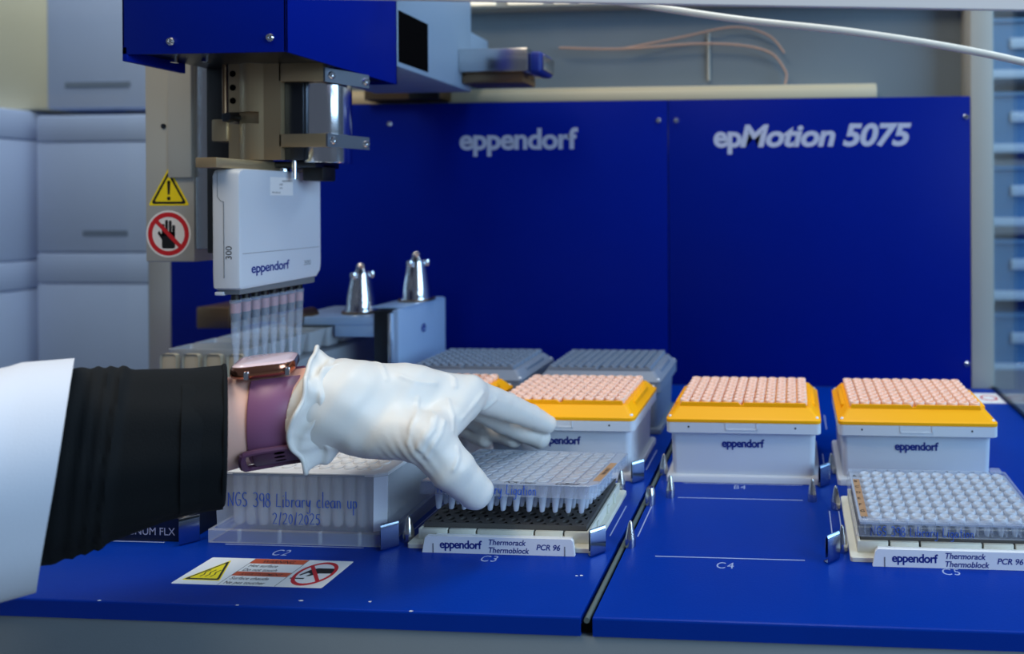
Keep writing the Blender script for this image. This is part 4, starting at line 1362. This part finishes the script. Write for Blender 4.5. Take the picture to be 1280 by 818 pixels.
CREASES = [
    ([(-163.8, -17.2, 129.6), (-161.6, -18.0, 129.3), (-160.0, -18.1, 128.9), (-157.1, -21.1, 128.3), (-155.0, -22.8, 127.4), (-153.3, -24.1, 126.4), (-151.4, -25.9, 124.9), (-149.7, -27.3, 123.3), (-148.3, -28.4, 121.6)], 0.42, 2.4),
    ([(-131.1, 6.7, 116.2), (-130.2, 7.3, 115.7), (-129.1, 7.8, 115.2), (-128.1, 8.4, 114.7), (-126.8, 7.7, 114.0), (-125.6, 7.2, 113.3), (-124.5, 6.8, 112.5), (-123.3, 5.0, 111.2), (-122.3, 3.5, 109.8), (-121.3, 2.1, 108.5)], 0.42, 2.4),
    ([(-132.8, -21.7, 108.2), (-131.9, -23.5, 105.5), (-129.6, -27.6, 103.7), (-125.6, -34.3, 102.8), (-124.3, -38.6, 101.2), (-123.8, -41.6, 99.2), (-123.8, -43.8, 96.9), (-123.1, -45.4, 94.3), (-122.9, -46.4, 91.5), (-123.0, -46.9, 88.5)], 0.42, 2.4),
    ([(-119.9, -27.6, 101.7), (-115.9, -35.2, 100.9), (-114.3, -38.7, 98.7), (-113.4, -41.1, 96.1), (-114.2, -42.9, 94.6), (-115.1, -44.4, 93.0), (-116.3, -45.5, 91.2), (-116.6, -46.0, 89.6), (-117.1, -46.3, 87.9), (-117.7, -46.5, 86.1)], 0.42, 2.4),
    ([(-110.5, -30.1, 97.4), (-109.3, -33.3, 96.0), (-108.6, -35.5, 94.2), (-108.3, -37.1, 92.3), (-108.9, -39.6, 90.2), (-109.8, -41.5, 87.8), (-111.0, -42.8, 85.2), (-111.9, -43.3, 83.5), (-112.8, -43.6, 81.7), (-114.0, -43.6, 79.7)], 0.42, 2.4),
    ([(-114.8, -32.0, 100.7), (-113.1, -35.7, 99.2), (-112.1, -38.3, 97.2), (-111.5, -40.1, 95.1), (-112.2, -42.0, 93.6), (-113.1, -43.6, 92.0), (-114.2, -44.8, 90.3), (-114.6, -45.3, 88.4), (-115.1, -45.5, 86.4), (-115.8, -45.6, 84.3)], 0.42, 2.4),
    ([(-109.4, 16.7, 100.4), (-109.3, 10.6, 98.4), (-109.7, 5.6, 96.2), (-109.7, -0.1, 94.3), (-109.4, -4.4, 93.6), (-109.1, -8.7, 92.9), (-109.3, -12.0, 92.0)], 0.42, 2.4),
    ([(-108.4, 33.5, 90.1), (-109.6, 29.8, 89.0), (-111.2, 27.2, 87.5), (-113.3, 25.4, 85.8)], 0.42, 2.4),
    ([(-102.2, -30.0, 80.4), (-101.5, -31.0, 78.5), (-100.9, -31.9, 76.5), (-100.2, -32.7, 74.6), (-100.4, -34.2, 72.9), (-100.7, -35.5, 71.1), (-101.2, -36.5, 69.3)], 0.42, 2.4),
    ([(-144.5, -21.5, 122.2), (-141.4, -20.7, 120.7), (-138.6, -19.7, 119.1), (-135.9, -18.3, 117.4), (-133.4, -15.2, 116.1), (-131.1, -11.6, 114.8), (-129.0, -7.4, 113.3)], 0.42, 2.4),
    ([(-120.1, -9.0, 103.3), (-116.9, -12.8, 101.1), (-114.3, -15.5, 98.6), (-112.2, -17.4, 95.8), (-110.7, -20.2, 93.4), (-108.7, -23.7, 91.3), (-106.6, -27.4, 89.3)], 0.42, 2.4),
]


def glove_sdf(P):
    f = hand_sdf(P, .7)
    near = np.abs(f) < 4
    if near.any():
        Pn, fn_ = P[near], f[near]
        for pts, r, k in CREASES:
            g = None
            for a, b in zip(pts[:-1], pts[1:]):
                e = rcone(Pn, a, b, r, r)
                g = e if g is None else np.minimum(g, e)
            fn_ = smin(fn_, g, k)
        f = f.copy()
        f[near] = fn_
    # loose latex: low waves that run across the hand, strongest towards the wrist and the base of the thumb
    x, y, z = P[..., 0], P[..., 1], P[..., 2]
    wr = np.clip((-150 - x) / 45, 0, 1)
    f = f - .6 * wr * (1.6 * np.sin(.23 * x + .19 * z + 1.2 * np.sin(.09 * z)) * np.clip((110 - z) / 30, 0, 1) + .8 * np.sin(.31 * x - .16 * z + .1 * y))
    tb = np.exp(-((x + 124) ** 2 / 220 + (y + 40) ** 2 / 500 + (z - 78) ** 2 / 170))
    f = f - tb * .38 * np.sin(1.25 * (x * .86 + z * .42) + .4 * np.sin(.2 * z))
    f = f - .22 * np.sin(.35 * x + .2 * y) * np.sin(.3 * z - .1 * x)
    return np.maximum(f, -186 - x)                         # the cuff closes the glove on the wrist side


def nets_object(name, fn, lo, hi, h, m, parent, smooth_it=2):
    V_, Q = surface_nets(fn, lo, hi, h)
    mb = MB()
    mb.v = [tuple(p) for p in V_]
    mb.f = [tuple(int(i) for i in q) for q in Q]
    o = mb.build(name, m, parent, smooth=True, angle=180, recalc=False)
    return o


person = tag(nets_object('person', lambda P: smin(hand_sdf(P, -1.2), rcone(P, (-330, -112, 92), (-205, -44, 105), 37, 24.6), 5), (-372, -155, 15), (-78, 118, 140), 2.4, 'skin', None),
             'left forearm in white glove, black cuff and lab coat, lifting a clear plate', 'person')
ORIGIN[person.name] = (0, 0, 0)
glove = nets_object('glove', glove_sdf, (-190, -72, 22), (-78, 120, 142), 1.1, 'nitrile_white', person)


def ring_tube(name, sections, m, parent, seg=96, thick=2.0, fold=None, inner_back=18, angle=60):
    """open sleeve: sections = (centre, ry, rz, tilt) from the arm end to the open end; the wall turns in at the open end"""
    mb = MB()
    rings = []
    for k, (c, ry, rz, phi, lean) in enumerate(sections):
        ring = []
        for i in range(seg):
            a = 2 * PI * i / seg
            s = fold(k / (len(sections) - 1), a) if fold else 0
            d = -(ry + s) * math.cos(a)                     # + is the side away from the viewer, so -d is the near side
            zz = (rz + s) * math.sin(a)
            ring.append((c[0] + math.sin(phi) * d + lean * math.sin(a), c[1] - math.cos(phi) * d, c[2] + zz))
        rings.append(ring)
    last = rings[-1]
    c, ry, rz, phi, lean = sections[-1]
    back = []
    ux, uy = -math.cos(phi), -math.sin(phi)
    for q_, dx in ((.985, .3), (.955, 1.0), (.94, 4), (.93, inner_back)):
        back.append([(c[0] + (p[0] - c[0]) * q_ + ux * dx, c[1] + (p[1] - c[1]) * q_ + uy * dx, c[2] + (p[2] - c[2]) * q_) for p in last])
    mb.loft(rings + back, True, False)
    return mb.build(name, m, parent, angle=angle)


# black knitted cuff of the jumper
def lerp(a, b, t):
    return a + (b - a) * t


secs = []
ZB = [28, 31, 34, 37, 40, 42, 44, 46, 48, 50, 52, 54, 55.5, 56.5, 57]
for k in range(71):
    t = k / 70
    zb_ = float(np.interp(t * 14, range(15), ZB))
    cxx = lerp(-335, -228.5, t)
    cyy = lerp(-112, -58, t)
    zt = lerp(148, 137.0, min(1, t * 1.15))
    secs.append(((cxx, cyy, (zt + zb_) / 2), lerp(46, 35, t), (zt - zb_) / 2, math.radians(lerp(48, 45, t)), lerp(3, 1.0, t)))


def sleeve_fold(t, a):
    s = 0.8 * math.sin(5 * a + 7 * t) * (1 - t) + .6 * math.sin(9 * a - 3 * t)
    for t0, w0_, h0 in ((.50, .018, 2.2), (.545, .018, 2.4), (.59, .018, 2.6), (.44, .03, 1.6)):
        s += h0 * math.exp(-((t - t0 - .03 * math.sin(a)) / w0_) ** 2)
    s += 1.8 * math.exp(-((math.sin((a - 4.25 - .25 * (1 - t)) / 2)) / .05) ** 2)
    s += 1.5 * max(0, t - .9) * 10 * math.exp(-((a - 4.4) / .5) ** 2)
    return s


sl = ring_tube('black_sleeve', secs, 'knit_black', person, seg=72, fold=sleeve_fold)
hem = MB()
c_, ry_, rz_, ph_, ln_ = secs[-1]
hp = [(c_[0] - math.sin(ph_) * ry_ * math.cos(a) + ln_ * math.sin(a), c_[1] + math.cos(ph_) * ry_ * math.cos(a), c_[2] + rz_ * math.sin(a)) for a in [2 * PI * i / 48 for i in range(49)]]
hem.tube(hp, 1.1, 8, False)
hem.build('sleeve_hem', 'knit_black', sl)
# lab coat sleeve
secs = []
for k in range(49):
    t = k / 48
    secs.append(((lerp(-470, -286, t), lerp(-235, -96, t), (lerp(158, 150.5, t) + lerp(18, 34, t)) / 2), lerp(66, 56, t), (lerp(158, 150.5, t) - lerp(18, 34, t)) / 2,
                 math.radians(50), 11.0))


def coat_fold(t, a):
    h = 1.0 / (1 + math.exp(-(t - .90) / .004))             # the turned hem at the end of the sleeve
    return .9 * h + 2.4 * math.sin(2 * a + 1 + 9 * t) * (1 - h) + 1.6 * math.sin(3 * a + 2.2 + 5 * t) * (.4 + .6 * t) + 2.2 * math.exp(-((a - 3.9 - .4 * t) / .25) ** 2) * (1 - .4 * t) - 1.5 * math.exp(-((a - 3.4) / .3) ** 2)


coat = ring_tube('coat_sleeve', secs, 'coat_white', person, seg=96, fold=coat_fold, inner_back=25)

# glove cuff with its rolled rim
cuff = MB()
SEG, NS = 128, 20
rings = []


def cuff_pt(t, a):
    # t 0 at the rim, 1 where it dives under the glove; a = 180 degrees faces the viewer
    c = Vector((lerp(-190, -164, t), lerp(-38, -29, t), lerp(105.0, 107.5, t)))
    ry = lerp(31, 23.2, t ** .8)
    rz = lerp(36.0, 23.2, t ** .75)
    w = (1 - t) ** .7
    def crest(q):                                           # folds with a sharp crest and a broad trough
        return 1 - 2 * abs(math.sin(q))
    s = w * (1.6 * crest(2 * a + .4 + 1.1 * t) + 1.3 * crest(3.5 * a + 1.2 - 2.2 * t) + .8 * math.sin(11 * a - 6 * t))
    s += 2.2 * math.sin(PI * t) * crest(2.5 * a + 3.0 * t) + 1.8 * math.exp(-((t - .45 - .12 * math.sin(2 * a + 1)) / .10) ** 2)
    dx = w * (2.4 * math.sin(3 * a + 1.1) + 1.8 * math.sin(5 * a + .5))
    d = (ry + s) * math.cos(a)
    return (c.x + dx - .42 * d * w + 2.0 * math.sin(a) * (1 - t), c.y + d * .92, c.z + (rz + s) * math.sin(a))


for k in range(NS + 1):
    rings.append([cuff_pt(k / NS, 2 * PI * i / SEG) for i in range(SEG)])
cuff.loft(rings, False, False)
inn = [[(p[0] + .2, -38 + (p[1] + 38) * .965, 105.5 + (p[2] - 105.5) * .965) for p in rings[k]] for k in range(0, 7)]
cuff.loft([rings[0]] + inn, False, False)
cuff.tube([cuff_pt(0, 2 * PI * i / SEG) for i in range(SEG + 1)], 1.25, 8, False)
cuff.build('glove_cuff', 'nitrile_white', person, angle=80)

# ------------------------------------------------------------------ wrist watch
wt = thing('wrist_watch', (-213, -47, 105), 'rose-gold smart watch on a mauve strap worn at the wrist', 'watch')
AX = Vector((25, 17, 0)).normalized()                      # along the forearm
SD = AX.cross(Vector((0, 0, 1))).normalized()              # towards the viewer
UPV = SD.cross(AX).normalized()
WC = Vector((-210, -46, 105.3))


def wpt(l, a, r):
    return tuple(WC + AX * l + (SD * math.cos(a) + UPV * math.sin(a)) * r)


def band(name, l0, l1, a0, a1, r0, r1, m, parent, n=40):
    mb = MB()
    rings = []
    for i in range(n + 1):
        a = lerp(a0, a1, i / n)
        e = .6
        rings.append([wpt(l0, a, r0), wpt(l0, a, r1 - e), wpt(l0 + e, a, r1), wpt(l1 - e, a, r1), wpt(l1, a, r1 - e), wpt(l1, a, r0)])
    mb.loft(rings, True, True)
    return mb.build(name, m, parent, angle=50)


band('strap', -7.5, 16.5, math.radians(-75), math.radians(62), 25.0, 27.3, 'strap_purple', wt)
band('strap', -7.5, 16.5, math.radians(118), math.radians(300), 25.0, 27.3, 'strap_purple', wt)
# free strap end and its loop on the lower near side
band('strap_end', -5.5, 15.5, math.radians(-72), math.radians(-34), 27.4, 29.2, 'strap_dark', wt, 14)
lp = MB()
pts = []
for l, a in [(-12.6, -30), (-13.6, -38), (-13.8, -55), (-13.2, -68), (-10, -74), (4, -75), (13, -74), (13.4, -50), (13, -32), (8, -29), (-6, -28), (-12.6, -30)]:
    pts.append(wpt(l + 3.6, math.radians(a), 29.3))
lp.tube(bez(pts, 5), 1.8, 8)
lp.build('buckle_loop', 'strap_dark', wt)
for l, a in ((7, -44), (7, -54), (7, -36)):
    hb = MB()
    c = Vector(wpt(l, math.radians(a), 29.2))
    n_ = (c - (WC + AX * l)).normalized()
    t_ = AX
    b_ = n_.cross(t_)
    hb.loft([[tuple(c + (t_ * 2.6 * math.cos(2 * PI * i / 14) + b_ * 1.1 * math.sin(2 * PI * i / 14)) + n_ * h_) for i in range(14)] for h_ in (-.2, .12)])
    hb.build('strap_hole', 'black_hole', wt)
# case: rounded block sitting on the back of the wrist
TILT = math.radians(92)
NV = (SD * math.cos(TILT) + UPV * math.sin(TILT)).normalized()
TV = NV.cross(AX).normalized()


def case_ring(hl, hw, r, h, n=6):
    return [tuple(WC + AX * (x * .84 - 1.8) + TV * y + NV * h) for x, y in rrect(-hl, hl, -hw, hw, r, n)]


MB().loft([case_ring(13, 14, 6, 24.5), case_ring(17.2, 18, 8, 26), case_ring(18.2, 19.5, 9, 28), case_ring(18.2, 19.5, 9, 31.0), case_ring(17.4, 18.6, 8.5, 32.6)]).build('case', 'rose_gold', wt, angle=50)
MB().loft([case_ring(17.3, 18.5, 8.3, 32.5), case_ring(16.2, 17.4, 7.6, 33.4), case_ring(14, 15.5, 6.5, 33.8)]).build('screen', 'watch_glass', wt, angle=60)
for l in (-8.5, 10.5):
    lg = MB()
    lg.box(-1.2, 1.2, -3, 3, -2, 2, .6)
    lg.v = [tuple(WC + AX * (l + p[0]) + TV * (-19.0 + p[1] * .7) + NV * (28 + p[2] * 1.2)) for p in lg.v]
    lg.build('lug', 'polished_steel', wt)
